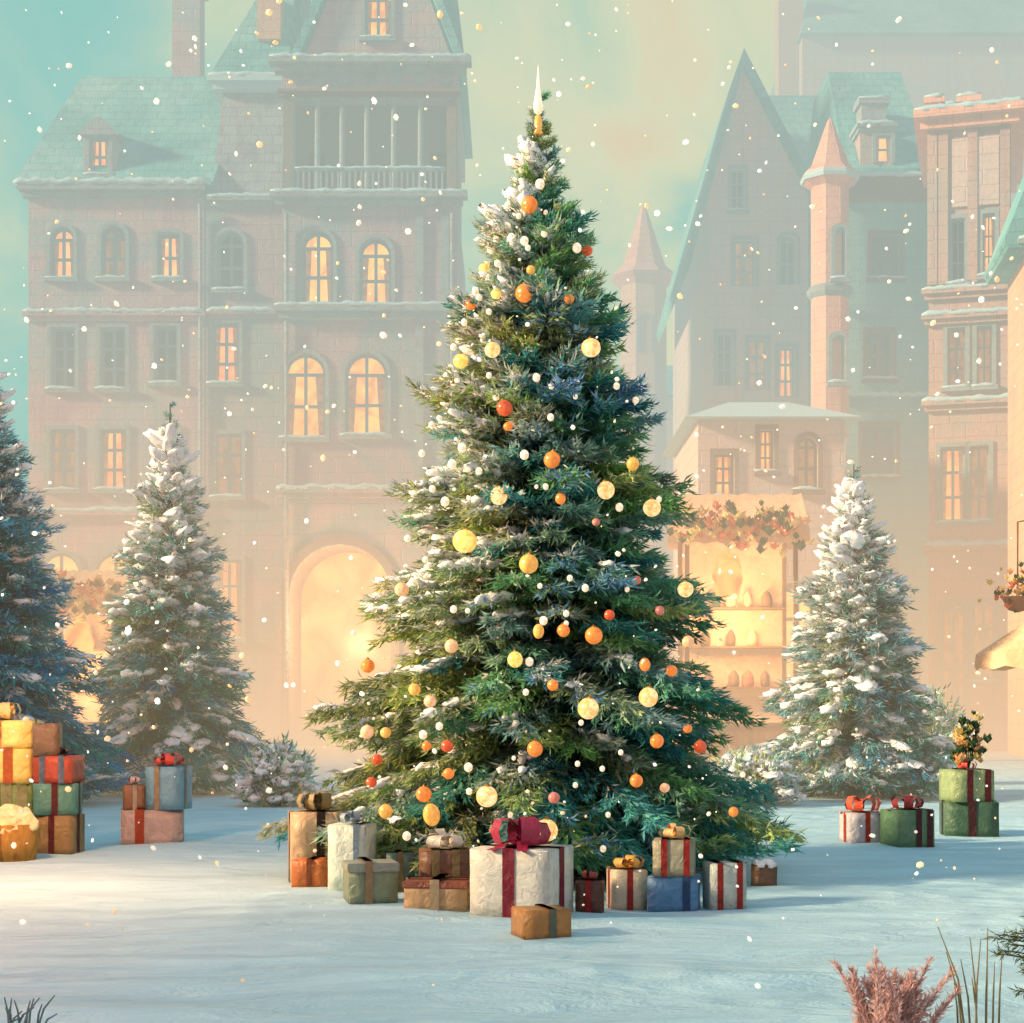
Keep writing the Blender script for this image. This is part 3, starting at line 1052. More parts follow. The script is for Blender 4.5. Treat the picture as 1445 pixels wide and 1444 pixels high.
# dormer
DW = thing
dx0, dx1, dz0, dz1 = F.x(116), F.x(162), F.z(250), F.z(190)
bm = bmesh.new()
do = (dx0 + 0.22, dx1 - 0.22, dz0 + 0.12, dz1 - 0.1, 0.0)
facade(bm, dx0, dx1, dz0 - 0.3, dz1, [do], 0.2, 0.1)
body(bm, dx0, dx1, 3.4, dz0 - 0.3, dz1, 0.1)
dm = obj("dormer", bm, "wall_mauve", A)
bm = bmesh.new()
prism(bm, [(dx0 - 0.16, dz1 - 0.02), (dx1 + 0.16, dz1 - 0.02), ((dx0 + dx1) / 2 + 0.08, F.z(166)), ((dx0 + dx1) / 2 - 0.08, F.z(166))], -0.08, 3.6)
obj("roof", bm, "roof_mauve", dm)
window(A, do, "pane_orange", 0.2, 0.1, 2, 2, name="dormer_window")
chimney(A, F.x(230), 4.0, 1.0, F.z(190), wz(-16, 61), "wall_mauve")

# --- B: tall grey-rose house with loggia, arched windows and glowing gateway
F = Front(56.0, 522)
Bh = thing("town_house", "tall grey-rose house with pillared loggia, amber arched windows and a glowing archway", "town house", (F.x0, wy(56.0), 0), 0, HOUSE)
x0, x1 = F.x(398), F.x(645)
gate = F.o(408, 552, 768, 1052, 0.5)
wB = [(F.o(426, 470, 326, 430, 0.5), "pane_amber"), (F.o(507, 552, 336, 430, 0.5), "pane_amber"),
      (F.o(401, 459, 498, 617, 0.5), "pane_amber"), (F.o(487, 546, 498, 613, 0.5), "pane_amber"),
      (F.o(585, 632, 800, 960, 0.5), "pane_orange")]
bm = bmesh.new()
facade(bm, x0, x1, -0.1, F.z(286), [o for o, _ in wB] + [gate], 0.4)
body(bm, x0, x1, 10, -0.1, F.z(286))
obj("wall", bm, "wall_grey", Bh)
for o, p in wB:
    window(Bh, o, p, 0.4, cols=2, rows=3)
# archway: deep vaulted passage, lit
ap = [(gate[0], gate[2])] + arch_pts(*gate[:4], gate[4], 16) + [(gate[1], gate[2])]
bm = bmesh.new()
f = [bm.verts.new((x, 0.4, z)) for x, z in ap]
b_ = [bm.verts.new((x, 3.2, z)) for x, z in ap]
for k in range(len(ap) - 1):
    bm.faces.new((f[k], f[k + 1], b_[k + 1], b_[k]))
aw = obj("archway", bm, "wall_peach", Bh, smooth=True)
bm = bmesh.new()
bm.faces.new([bm.verts.new((x, 3.19, z)) for x, z in ap])
obj("pane", bm, "glow", aw)
hw, hc = (gate[1] - gate[0]) / 2, (gate[0] + gate[1]) / 2
bm = bmesh.new()
op = [(hc - (hw + 0.28) * math.cos(math.pi * k / 16), gate[3] - gate[4] + (hw + 0.28) * math.sin(math.pi * k / 16)) for k in range(17)]
op = [(gate[0] - 0.28, 0)] + op + [(gate[1] + 0.28, 0)]
vv = [[bm.verts.new((x, yy, z)) for x, z in pts] for pts, yy in ((op, -0.1), (ap, -0.1), (op, 0.01), (ap, 0.02))]
for k in range(len(op) - 1):
    for i, j in ((0, 1), (0, 2), (1, 3)):
        bm.faces.new((vv[i][k], vv[i][k + 1], vv[j][k + 1], vv[j][k]))
obj("arch_surround", bm, "trim_brown", Bh)
# ledges
ledge(Bh, x0, x1, F.z(276), 0.36, 0.5)
ledge(Bh, x0 + 0.1, x1, F.z(434), 0.4, 0.45)
ledge(Bh, x0, x1, F.z(690), 0.3, 0.25, "wall_grey", name="string_course")
# loggia
zl0, zl1 = F.z(276), F.z(130)
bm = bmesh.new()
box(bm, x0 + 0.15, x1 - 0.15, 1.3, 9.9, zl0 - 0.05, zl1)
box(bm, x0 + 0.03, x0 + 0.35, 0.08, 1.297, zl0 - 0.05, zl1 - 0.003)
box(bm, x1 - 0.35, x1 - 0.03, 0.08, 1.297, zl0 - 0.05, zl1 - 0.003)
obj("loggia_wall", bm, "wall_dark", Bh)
for px in (412, 447, 482, 517, 555, 593, 634):
    bm = bmesh.new()
    x = F.x(px)
    lathe(bm, [(0.16, zl0), (0.16, zl0 + 0.15), (0.10, zl0 + 0.2), (0.085, zl1 - 0.3), (0.15, zl1 - 0.2), (0.17, zl1 - 0.01)], 10, x, 0.2)
    obj("column", bm, "trim", Bh)
bm = bmesh.new()
box(bm, x0 + 0.4, x1 - 0.4, 0.10, 0.22, zl0 + 0.86, zl0 + 0.95)
for k in range(26):
    x = x0 + 0.5 + (x1 - x0 - 1.0) * k / 25
    box(bm, x - 0.035, x + 0.035, 0.12, 0.20, zl0, zl0 + 0.86)
rl = obj("balustrade", bm, "trim", Bh)
sm = bmesh.new()
snow_slab(sm, x0 + 0.4, x1 - 0.4, 0.09, 0.23, zl0 + 0.952, 0.08)
obj("snow", sm, "ice", rl, smooth=True)
for a, b, m_ in ((430, 452, "pane_olive"), (530, 552, "wall_dark"), (604, 628, "pane_olive")):
    bm = bmesh.new()
    box(bm, F.x(a), F.x(b), 1.2, 1.31, zl0, F.z(200))
    obj("door", bm, m_, Bh)
# entablature
bm = bmesh.new()
box(bm, x0, x1, 0.0, 9.8, zl1, F.z(95))
obj("frieze", bm, "wall_grey", Bh)
ledge(Bh, x0, x1, F.z(128), 0.2, 0.2, "trim_brown", False, name="string_course")
ledge(Bh, x0, x1 + 0.1, F.z(88), 0.4, 0.55, "trim")
for k in range(7):
    bm = bmesh.new()
    x = x0 + 0.4 + (x1 - x0 - 0.8) * k / 6
    lathe(bm, [(0.0, 0), (0.16, 0.02), (0.2, 0.05), (0.1, 0.09), (0.0, 0.1)], 10)
    bmesh.ops.rotate(bm, verts=bm.verts, matrix=Matrix.Rotation(R(90), 3, "X"), cent=(0, 0, 0))
    bmesh.ops.translate(bm, verts=bm.verts, vec=(x, 0.0, F.z(112)))
    obj("rosette", bm, "trim", Bh)
# front gable with lit window
gz0 = F.z(88)
go_ = F.o(514, 551, -35, 50)
gx0, gx1 = F.x(424), F.x(640)
gxm, gzt = F.x(538), F.z(-190)
hz = lambda z: (gx0 + (gxm - gx0) * (z - gz0) / (gzt - gz0), gx1 + (gxm - gx1) * (z - gz0) / (gzt - gz0))
bm = bmesh.new()
l1, r1 = hz(go_[2])
l2, r2 = hz(go_[3])
P_ = lambda pts: bm.faces.new([bm.verts.new((x, 0.2, z)) for x, z in pts])
P_([(gx0, gz0), (gx1, gz0), (r1, go_[2]), (go_[1], go_[2]), (go_[0], go_[2]), (l1, go_[2])])
P_([(l1, go_[2]), (go_[0], go_[2]), (go_[0], go_[3]), (l2, go_[3])])
P_([(go_[1], go_[2]), (r1, go_[2]), (r2, go_[3]), (go_[1], go_[3])])
P_([(l2, go_[3]), (go_[0], go_[3]), (go_[1], go_[3]), (r2, go_[3]), (gxm, gzt)])
lp = [(go_[0], go_[2]), (go_[0], go_[3]), (go_[1], go_[3]), (go_[1], go_[2])]
for p, q in zip(lp, lp[1:] + lp[:1]):
    bm.faces.new([bm.verts.new(v) for v in ((p[0], 0.2, p[1]), (q[0], 0.2, q[1]), (q[0], 0.5, q[1]), (p[0], 0.5, p[1]))])
bmesh.ops.remove_doubles(bm, verts=bm.verts, dist=0.001)
obj("gable", bm, "wall_mauve", Bh)
window(Bh, go_, "pane_amber", 0.3, 0.2, 2, 3)
bm = bmesh.new()
for sx, (ex, ez) in ((-1, (gx0, gz0)), (1, (gx1, gz0))):
    t = 0.28
    prism(bm, [(ex + sx * 0.12, ez + 0.05), (ex + sx * 0.12 + sx * t, ez + 0.05), (gxm + sx * 0.0, gzt + 0.75), (gxm, gzt + 0.1)], -0.06 if sx < 0 else -0.063, 9)
obj("roof", bm, "roof", Bh)
bm = bmesh.new()
frustum(bm, (x0 - 0.1, x1 + 0.3, 2.0, 9.7), F.z(92), (gxm - 1.5, gxm + 1.9, 4, 8), F.z(-260))
obj("rear_roof", bm, "roof", Bh)

# --- B2: narrow wing left of it with mansard
F = Front(57.0, 343)
Cw = thing("town_house", "narrow stair-tower house with steep pinkish mansard between mauve house and loggia house", "town house", (F.x0, wy(57.0), 0), 0, HOUSE)
x0, x1 = F.x(290), F.x(398)
wC = [(F.o(306, 344, 326, 408, 0.5), "pane_dark"), (F.o(299, 337, 456, 540), "pane_orange"), (F.o(303, 341, 612, 700), "pane_dim"), (F.o(303, 341, 790, 900), "pane_orange")]
bm = bmesh.new()
facade(bm, x0 + 0.01, x1 + 0.0, -0.1, F.z(284), [o for o, _ in wC])
body(bm, x0 + 0.01, x1, 9.5, -0.1, F.z(284))
obj("wall", bm, "wall_grey", Cw)
for o, p in wC:
    window(Cw, o, p, cols=2, rows=3)
ledge(Cw, x0 + 0.3, x1 - 0.4, F.z(280), 0.3, 0.3)
ledge(Cw, x0 + 0.2, x1 - 0.3, F.z(440), 0.24, 0.2, "wall_grey", name="string_course")
bm = bmesh.new()
frustum(bm, (x0 + 0.15, x1 - 0.02, 0.05, 9), F.z(280), (x0 + 0.45, x1 - 0.02, 0.9, 8.5), F.z(116))
obj("mansard", bm, "roof_mauve", Cw)
ledge(Cw, x0 + 0.3, x1 + 0.1, F.z(100), 0.42, 0.45, "ice", y=0.8, dep=7)
bm = bmesh.new()
frustum(bm, (x0 + 0.05, x1 + 0.15, 0.45, 9), F.z(100) + 0.02, (x1 - 0.35, x1 + 0.15, 3.0, 7.5), F.z(-120))
obj("roof", bm, "roof", Cw)
bm = bmesh.new()
xa = F.x(376)
box(bm, xa - 0.45, xa + 0.35, 0.9, 3.0, F.z(40), F.z(-30))
obj("dormer", bm, "wall_peach", Cw)

for px in (592, 628):
    for t_, b_z in ((296, 430), (450, 684)):
        bm = bmesh.new()
        x = Front(56.0, 522).x(px)
        box(bm, x - 0.13, x + 0.13, -0.11, 0.02, Front(56.0, 522).z(b_z), Front(56.0, 522).z(t_))
        obj("pilaster", bm, "trim", Bh)
for root_, xx, zz in ((A, 2.85, 18.2), (Bh, -2.75, 17.6), (Bh, 2.74, 17.6)):
    bm = bmesh.new()
    tube(bm, [(xx, -0.28, zz), (xx, -0.14, zz - 0.5), (xx, -0.13, 9.0), (xx, -0.13, 0.1)], 0.07, 8)
    obj("drainpipe", bm, "roof_mauve", root_, smooth=True)

# --- C: gabled church-like house, hazy
F = Front(63.0, 1050)
Cg = thing("gabled_house", "steep gabled sage house with broad teal roof behind the pink turret", "town house", (F.x0, wy(63.0), 0), 0, HOUSE)
x0, x1 = F.x(1000), F.x(1140)
wC = [(F.o(1030, 1049, 242, 300), "pane_dark"), (F.o(1036, 1066, 338, 404), "pane_dim"), (F.o(1101, 1124, 332, 402, 0.3), "pane_dark"),
      (F.o(1012, 1034, 470, 545), "pane_dark"), (F.o(1056, 1082, 478, 550), "pane_dim"), (F.o(1098, 1122, 490, 560), "pane_orange"), (F.o(1030, 1070, 640, 720), "pane_orange")]
bm = bmesh.new()
facade(bm, x0, x1, -0.1, F.z(276), [o for o, _ in wC[1:]])
body(bm, x0, x1, 14, -0.1, F.z(276))
o = wC[0][0]
gz0, gzt, gxm = F.z(276), F.z(98), F.x(1048)
hz = lambda z: (x0 + (gxm - x0) * (z - gz0) / (gzt - gz0), x1 + (gxm - x1) * (z - gz0) / (gzt - gz0))
bm2 = bm
bm.faces.new([bm.verts.new((x, 0.0, z)) for x, z in [(x0, gz0), (x1, gz0), (gxm, gzt)]])
obj("wall", bm, "wall_sage", Cg)
for i, (o, p) in enumerate(wC):
    if i:
        window(Cg, o, p, cols=2, rows=3, sill=False)
    else:
        window(Cg, o, p, cols=2, rows=3, sill=True, y=-0.34)
bm = bmesh.new()
for sx, (ex, ez) in ((-1, (x0, gz0)), (1, (x1, gz0))):
    k = (gzt - gz0) / (gxm - ex)
    e2 = ex + sx * 0.75
    z2 = gz0 + k * (e2 - ex)
    prism(bm, [(e2, z2), (e2 + sx * 0.1, z2 + 0.45), (gxm, gzt + 0.65), (gxm, gzt + 0.03)], -0.4 if sx < 0 else -0.397, 13)
obj("roof", bm, "roof", Cg)
bm = bmesh.new()
frustum(bm, (F.x(1050), F.x(1345), 3, 16), F.z(300), (F.x(1060), F.x(1330), 7, 11), F.z(40))
obj("rear_roof", bm, "roof", Cg)

# --- D: pink turret
d = 56.0
T = thing("turret", "slender pink turret with pointed cone roof next to the teal house", "turret", (wx(1171, d), wy(d), 0), R(22.5), HOUSE)
zt = wz(262, d)
r = 27 * d / FPX
bm = bmesh.new()
lathe(bm, [(r, -0.1), (r, zt)], 8)
obj("wall", bm, "wall_pink", T)
bm = bmesh.new()
z2 = wz(410, d)
lathe(bm, [(r + 0.003, z2 - 0.3), (r + 0.12, z2 - 0.15), (r + 0.16, z2), (r + 0.003, z2 + 0.12)], 8)
obj("string_course", bm, "trim", T)
bm = bmesh.new()
lathe(bm, [(r + 0.003, zt - 0.1), (r + 0.3, zt + 0.1), (r + 0.34, zt + 0.3), (r + 0.02, zt + 0.62), (0.1, wz(172, d)), (0.0, wz(166, d))], 8)
obj("cone_roof", bm, "wall_pink", T)
bm = bmesh.new()
lathe(bm, [(r + 0.33, zt + 0.1), (r + 0.37, zt + 0.22), (r + 0.3, zt + 0.36)], 8)
obj("snow", bm, "ice", T)
wr = Matrix.Rotation(-R(22.5), 4, "Z")
for (a, b, tp, bt, pn) in ((1172, 1187, 330, 400, "pane_dark"), (1168, 1186, 480, 545, "pane_dark"), (1168, 1186, 620, 690, "pane_orange")):
    o = (wx(a, d) - wx(1171, d), wx(b, d) - wx(1171, d), wz(bt, d), wz(tp, d), 0.12)
    wd = window(T, o, pn, 0.2, -r - 0.16 + 0.07, 1, 2, sill=True)
    wd.rotation_euler = (0, 0, -R(22.5))

# --- E: teal house with brown cornice
F = Front(57.0, 1255)
E = thing("town_house", "teal town house with heavy brown cornice and three dark windows one above another", "town house", (F.x0, wy(57.0), 0), 0, HOUSE)
x0, x1 = F.x(1192), F.x(1318)
wE = [(F.o(1229, 1270, 331, 392), "pane_dark"), (F.o(1222, 1259, 468, 534), "pane_dark"), (F.o(1216, 1264, 600, 672), "pane_dark"), (F.o(1222, 1262, 790, 880), "pane_orange")]
bm = bmesh.new()
facade(bm, x0, x1, -0.1, F.z(286), [o for o, _ in wE])
body(bm, x0, x1, 9, -0.1, F.z(286))
obj("wall", bm, "wall_teal", E)
for o, p in wE:
    window(E, o, p, cols=2, rows=2, frame="trim_brown")
bm = bmesh.new()
frustum(bm, (x0 - 0.02, x1 + 0.02, -0.05, 9), F.z(286), (x0 - 0.05, x1 + 0.05, -0.55, 9.1), F.z(254))
cn = obj("cornice", bm, "trim_brown", E)
sm = bmesh.new()
snow_slab(sm, x0 - 0.05, x1 + 0.05, -0.62, 0.0, F.z(254), 0.16)
obj("snow", sm, "ice", cn, smooth=True)
ledge(E, x0, x1, F.z(560), 0.25, 0.25, "wall_teal", name="string_course")
bm = bmesh.new()
frustum(bm, (x0 - 0.04, x1 + 0.04, -0.4, 9), F.z(253), (x0 + 0.2, x1 - 0.2, 4, 7), F.z(40))
obj("roof", bm, "roof", E)
dx0, dx1 = F.x(1214), F.x(1260)
do = (F.x(1236), F.x(1257), F.z(230), F.z(192), 0)
bm = bmesh.new()
facade(bm, dx0, dx1, F.z(240), F.z(184), [do], 0.15, 0.0)
body(bm, dx0, dx1, 2.2, F.z(240), F.z(184), 0.0)
dm = obj("dormer", bm, "wall_tan", E)
ledge(E, dx0, dx1, F.z(176), 0.25, 0.2, "trim", y=0.0, dep=2.2, name="dormer_cornice")
window(E, do, "pane_orange", 0.15, 0.0, 1, 2, sill=False, name="dormer_window")
chimney(E, F.x(1242), 1.0, 0.85, F.z(178), F.z(132), "roof_mauve")

# --- G: tan house, turned towards the square
F = Front(50.0, 1365)
G = thing("town_house", "tall tan-rose house with pilasters, roof chimneys and narrow orange-lit windows", "town house", (F.x0, wy(50.0), 0), R(-16), HOUSE)
x0, x1 = F.x(1312), F.x(1424)
wG = [(F.o(1343, 1361, 308, 398), "pane_dark"), (F.o(1386, 1402, 304, 390), "pane_orange"),
      (F.o(1338, 1362, 462, 545), "pane_dim"), (F.o(1378, 1398, 462, 545), "pane_dim"),
      (F.o(1328, 1362, 630, 735), "pane_orange"), (F.o(1368, 1394, 630, 735), "pane_dim"),
      (F.o(1330, 1362, 850, 1030, 0.3), "pane_dim"), (F.o(1372, 1402, 850, 960), "pane_dim")]
bm = bmesh.new()
facade(bm, x0, x1, -0.1, F.z(168), [o for o, _ in wG])
body(bm, x0, x1, 8, -0.1, F.z(168))
obj("wall", bm, "wall_tan", G)
for o, p in wG:
    window(G, o, p, cols=2, rows=3)
for px in (1317, 1332, 1372, 1416):
    bm = bmesh.new()
    x = F.x(px)
    box(bm, x - 0.14, x + 0.14, -0.12, 0.02, F.z(400), F.z(178))
    obj("pilaster", bm, "wall_tan", G)
bm = bmesh.new()
box(bm, F.x(1344), F.x(1408), -0.09, 0.02, F.z(292), F.z(196))
obj("wall_panel", bm, "wall_sage", G)
ledge(G, x0, x1, F.z(158), 0.5, 0.6, "wall_pink", dep=7)
for py in (408, 444, 566):
    ledge(G, x0, x1, F.z(py), 0.28, 0.3, "wall_tan", name="string_course")
ledge(G, x0, x1, F.z(770), 0.28, 0.3, "wall_tan", name="string_course")
for px, w_, m_ in ((1318, 0.5, "wall_pink"), (1338, 0.45, "trim_brown"), (1366, 0.6, "wall_pink")):
    chimney(G, F.x(px), 1.0 + random.random(), w_, F.z(160), F.z(110 + random.random() * 14), m_, 0)

# --- H: peach house at the frame edge, nearest
F = Front(44.0, 1490)
Hh = thing("town_house", "peach house with steep teal roof cut by the picture edge above the market umbrella", "town house", (F.x0, wy(44.0), 0), R(-8), HOUSE)
x0, x1 = F.x(1452), F.x(1540)
wH = [(F.o(1466, 1492, 420, 500), "pane_orange"), (F.o(1466, 1492, 600, 690), "pane_orange")]
bm = bmesh.new()
facade(bm, x0, x1, -0.1, F.z(345), [o for o, _ in wH])
body(bm, x0, x1, 3.5, -0.1, F.z(345))
obj("wall", bm, "wall_peach", Hh)
for o, p in wH:
    window(Hh, o, p)
ledge(Hh, x0, x1, F.z(340), 0.3, 0.45, "trim")
bm = bmesh.new()
prism(bm, [(x0 - 0.55, F.z(352)), (x0 - 0.65, F.z(340)), (x0 + 1.1, F.z(95)), (x1, F.z(95)), (x1, F.z(352))], -0.35, 3.6)
obj("roof", bm, "roof", Hh)

# --- J: low snowy-roofed house behind the stall
F = Front(48.0, 1090)
J = thing("low_house", "low peach house with snowy hipped roof behind the flower-trimmed market stall", "house", (F.x0, wy(48.0), 0), 0, HOUSE)
x0, x1 = F.x(985), F.x(1192)
wJ = [(F.o(1008, 1036, 640, 700), "pane_orange"), (F.o(1072, 1092, 606, 664), "pane_orange"), (F.o(1126, 1154, 616, 690, 0.5), "pane_dim"), (F.o(1010, 1070, 820, 1040, 0.5), "glow"), (F.o(1105, 1150, 830, 960), "glow")]
bm = bmesh.new()
facade(bm, x0, x1, -0.1, F.z(590), [o for o, _ in wJ])
body(bm, x0, x1, 7, -0.1, F.z(590))
obj("wall", bm, "wall_sage", J)
for o, p in wJ:
    window(J, o, p, frame="trim_brown")
bm = bmesh.new()
frustum(bm, (x0 - 0.4, x1 + 0.4, -0.5, 7.4), F.z(592), (x0 + 1.2, x1 - 1.2, 2.6, 4.4), F.z(545))
obj("roof", bm, "ice", J)

# --- far hazy towers
def far_tower(label, px, d, hw, top, apex, mat, roofmat):
    t = thing("tower", label, "tower", (wx(px, d), wy(d), 0), R(22.5), "hazy far towers")
    r = hw * d / FPX
    bm = bmesh.new()
    lathe(bm, [(r, -0.1), (r, wz(top, d))], 8)
    obj("wall", bm, mat, t)
    bm = bmesh.new()
    zt = wz(top, d)
    lathe(bm, [(r + 0.01, zt - 0.5), (r + 0.5, zt), (r * 0.95, zt + 0.5), (0.12, wz(apex + 4, d)), (0, wz(apex, d))], 8)
    obj("cone_roof", bm, roofmat, t)
    for k, py in enumerate((top + 60, top + 170)):
        o = (-r * 0.22, r * 0.22, wz(py + 50, d), wz(py, d), r * 0.2)
        wd = window(t, o, "pane_dim", 0.2, -r * 0.93 - 0.02, 1, 2, sill=False)
        wd.rotation_euler = (0, 0, -R(22.5))
    return t


far_tower("hazy peach spire tower rising just beside the decorated tree", 908, 84.0, 34, 392, 288, "wall_peach", "wall_pink")
d = 95.0
I = thing("far_building", "huge hazy teal building with pale chimney looming above the gabled roofs", "building", (wx(1290, d), wy(d), 0), 0, HOUSE)
bm = bmesh.new()
box(bm, wx(1132, d) - wx(1290, d), wx(1500, d) - wx(1290, d), 0, 16, -0.1, wz(52, d))
obj("wall", bm, "wall_sage", I)
bm = bmesh.new()
frustum(bm, (wx(1128, d) - wx(1290, d), wx(1510, d) - wx(1290, d), -0.6, 17), wz(52, d), (wx(1180, d) - wx(1290, d), wx(1500, d) - wx(1290, d), 7, 10), wz(-120, d))
obj("roof", bm, "roof", I)
chimney(I, wx(1120, d) - wx(1290, d), 1, 1.4, 0, wz(-30, d), "wall_peach")
d = 90.0
K = thing("far_building", "pale hazy house block low between the spire tower and the gabled house", "building", (wx(955, d), wy(d), 0), 0, HOUSE)
bm = bmesh.new()
box(bm, wx(800, d) - wx(955, d), wx(1010, d) - wx(955, d), 0, 10, -0.1, wz(560, d))
obj("wall", bm, "wall_peach", K)
bm = bmesh.new()
frustum(bm, (wx(795, d) - wx(955, d), wx(1015, d) - wx(955, d), -0.5, 10.5), wz(560, d), (wx(830, d) - wx(955, d), wx(990, d) - wx(955, d), 3, 7), wz(500, d))
obj("roof", bm, "roof", K)


# ------------------------------------------------------------------ market stalls
def flower_garland(root, pts, rad, n, seed, mats, fs_=1.0):
    """cluster of leaves and blossoms hung along a line"""
    rg = random.Random(seed)
    bms = {m: bmesh.new() for m in mats}
    for i in range(n):
        t = rg.random() * (len(pts) - 1)
        k = int(t)
        p = Vector(pts[k]).lerp(Vector(pts[k + 1]), t - k) + Vector((rg.gauss(0, rad * 0.5), rg.gauss(0, rad * 0.4), rg.gauss(0, rad * 0.5)))
        b = bms[rg.choice(mats)]
        s = rg.uniform(0.06, 0.12) * fs_
        for j in range(5):
            a = j * 1.2566 + rg.random()
            e = Euler((rg.uniform(0.6, 1.4), 0, a)).to_matrix()
            q = [e @ Vector(v) * s for v in ((0, 0, 0), (0.42, 0.5, 0.08), (0, 1.15, 0.02), (-0.42, 0.5, 0.08))]
            b.faces.new([b.verts.new(p + v) for v in q])
    for m, b in bms.items():
        obj("leaves" if "leaf" in m else "blossoms", b, m, root)


M["leaf_dark"] = mottled("holly_leaf", [srgb(44, 74, 48), srgb(78, 104, 60)], 6)
M["petal_yellow"] = mottled("yellow_petal", [srgb(238, 196, 96), srgb(250, 224, 150)], 6)
M["petal_red"] = mottled("coral_petal", [srgb(214, 96, 70), srgb(238, 140, 96)], 6)
M["petal_peach"] = mottled("peach_petal", [srgb(240, 178, 120), srgb(250, 206, 150)], 6)


def stall(label, px0, px1, roof_top, roof_bot, d, rz=0.0):
    t = thing("market_stall", label, "market stall", (wx((px0 + px1) / 2, d), wy(d), 0), rz, "market stalls")
    hw = (px1 - px0) / 2 * d / FPX
    zb, zt = wz(roof_bot, d), wz(roof_top, d)
    dep = 1.6
    for sx in (-1, 1):
        for yy in (0.0, dep):
            bm = bmesh.new()
            box(bm, sx * (hw - 0.12) - 0.05, sx * (hw - 0.12) + 0.05, yy - 0.05, yy + 0.05, -0.02, zb + 0.05)
            obj("post", bm, "wood", t)
    bm = bmesh.new()
    n = 14
    prev = None
    for i in range(n + 1):
        x = -hw - 0.15 + (2 * hw + 0.3) * i / n
        sag = 0.05 * math.sin(i * math.pi / 2) ** 2
        row = [bm.verts.new(p) for p in ((x, -0.35, zb - 0.22 - 0.07 * (i % 2)), (x, -0.33, zb), (x, dep / 2, zt - sag), (x, dep + 0.33, zb), (x, dep + 0.35, zb - 0.2))]
        if prev:
            for k in range(4):
                bm.faces.new((prev[k], row[k], row[k + 1], prev[k + 1]))
        prev = row
    obj("canopy", bm, "canvas", t, smooth=True)
    bm = bmesh.new()
    box(bm, -hw + 0.1, hw - 0.1, 0.05, 0.6, 0.0, 0.92)
    box(bm, -hw + 0.02, hw - 0.02, -0.03, 0.68, 0.92, 0.98)
    obj("counter", bm, "wood", t)
    bm = bmesh.new()
    box(bm, -hw + 0.1, hw - 0.1, dep - 0.04, dep + 0.02, 0.0, zb - 0.06)
    obj("back_panel", bm, "canvas", t)
    flower_garland(t, [(-hw, -0.36, zb - 0.1), (-hw * 0.5, -0.4, zb + 0.12), (0, -0.4, zb - 0.08), (hw * 0.5, -0.4, zb + 0.12), (hw, -0.36, zb - 0.15)], 0.40, 190, int(px0), ["leaf_dark", "petal_yellow", "petal_red", "petal_peach"], 2.2)
    bm = bmesh.new()
    lathe(bm, [(0.0, zb - 1.5), (0.26, zb - 1.45), (0.36, zb - 1.0), (0.26, zb - 0.5), (0.06, zb - 0.42), (0.02, zb + 0.2)], 14, -hw * 0.2, 0.3)
    obj("lantern", bm, "pane_orange", t, smooth=True)
    rs = random.Random(int(px0))
    for zs in (1.75, 2.7, 3.6):
        if zs > zb - 0.6:
            continue
        bm = bmesh.new()
        box(bm, -hw + 0.15, hw - 0.15, dep - 0.42, dep - 0.05, zs, zs + 0.05)
        sh = obj("shelf", bm, "wood", t)
        x = -hw + 0.35
        while x < hw - 0.35:
            bm = bmesh.new()
            r_ = rs.uniform(0.08, 0.15)
            lathe(bm, [(r_ * 0.8, zs + 0.052), (r_, zs + 0.15), (r_ * 0.95, zs + 0.3), (r_ * 0.4, zs + 0.42), (0, zs + 0.45)], 10, x, dep - 0.24)
            obj("jar", bm, rs.choice(["petal_red", "petal_yellow", "wood", "petal_peach", "leaf_dark"]), sh, smooth=True)
            x += rs.uniform(0.32, 0.6)
    lamp("stall_lamp", (wx((px0 + px1) / 2, d), wy(d) + 0.3, zb - 1.9), 260)
    return t


stall("peach canopied stall trimmed with yellow and coral flowers behind the decorated tree", 962, 1130, 690, 752, 38.0)
stall("glowing market stall half hidden between the two blue-green spruces", 66, 168, 800, 850, 40.0)
# umbrella at the frame edge
d = 26.0
U = thing("market_umbrella", "peach canvas market umbrella cut by the picture edge above stacked green gifts", "umbrella", (wx(1462, d), wy(d), 0))
bm = bmesh.new()
n = 8
zt, zb = wz(868, d), wz(925, d)
top = bm.verts.new((0, 0, zt))
ring1, ring2 = [], []
for k in range(n * 3):
    a = 2 * math.pi * k / (n * 3)
    sc_ = 1.0 if k % 3 == 0 else 0.94
    ring1.append(bm.verts.new((0.93 * sc_ * math.cos(a), 0.93 * sc_ * math.sin(a), zb + (0 if k % 3 == 0 else 0.04))))
    ring2.append(bm.verts.new((0.95 * sc_ * math.cos(a), 0.95 * sc_ * math.sin(a), zb - 0.17 - (0.05 if k % 3 else 0))))
for k in range(n * 3):
    k2 = (k + 1) % (n * 3)
    bm.faces.new((top, ring1[k], ring1[k2]))
    bm.faces.new((ring1[k], ring2[k], ring2[k2], ring1[k2]))
obj("canopy", bm, "canvas", U)
bm = bmesh.new()
tube(bm, [(0, 0, -0.02), (0, 0, zt + 0.1)], 0.03, 10)
obj("pole", bm, "wood", U)
bm = bmesh.new()
for k in range(n):
    a = 2 * math.pi * k / n
    tube(bm, [(0, 0, zt - 0.06), (0.9 * math.cos(a), 0.9 * math.sin(a), zb - 0.02)], 0.01, 4)
obj("ribs", bm, "wood", U)
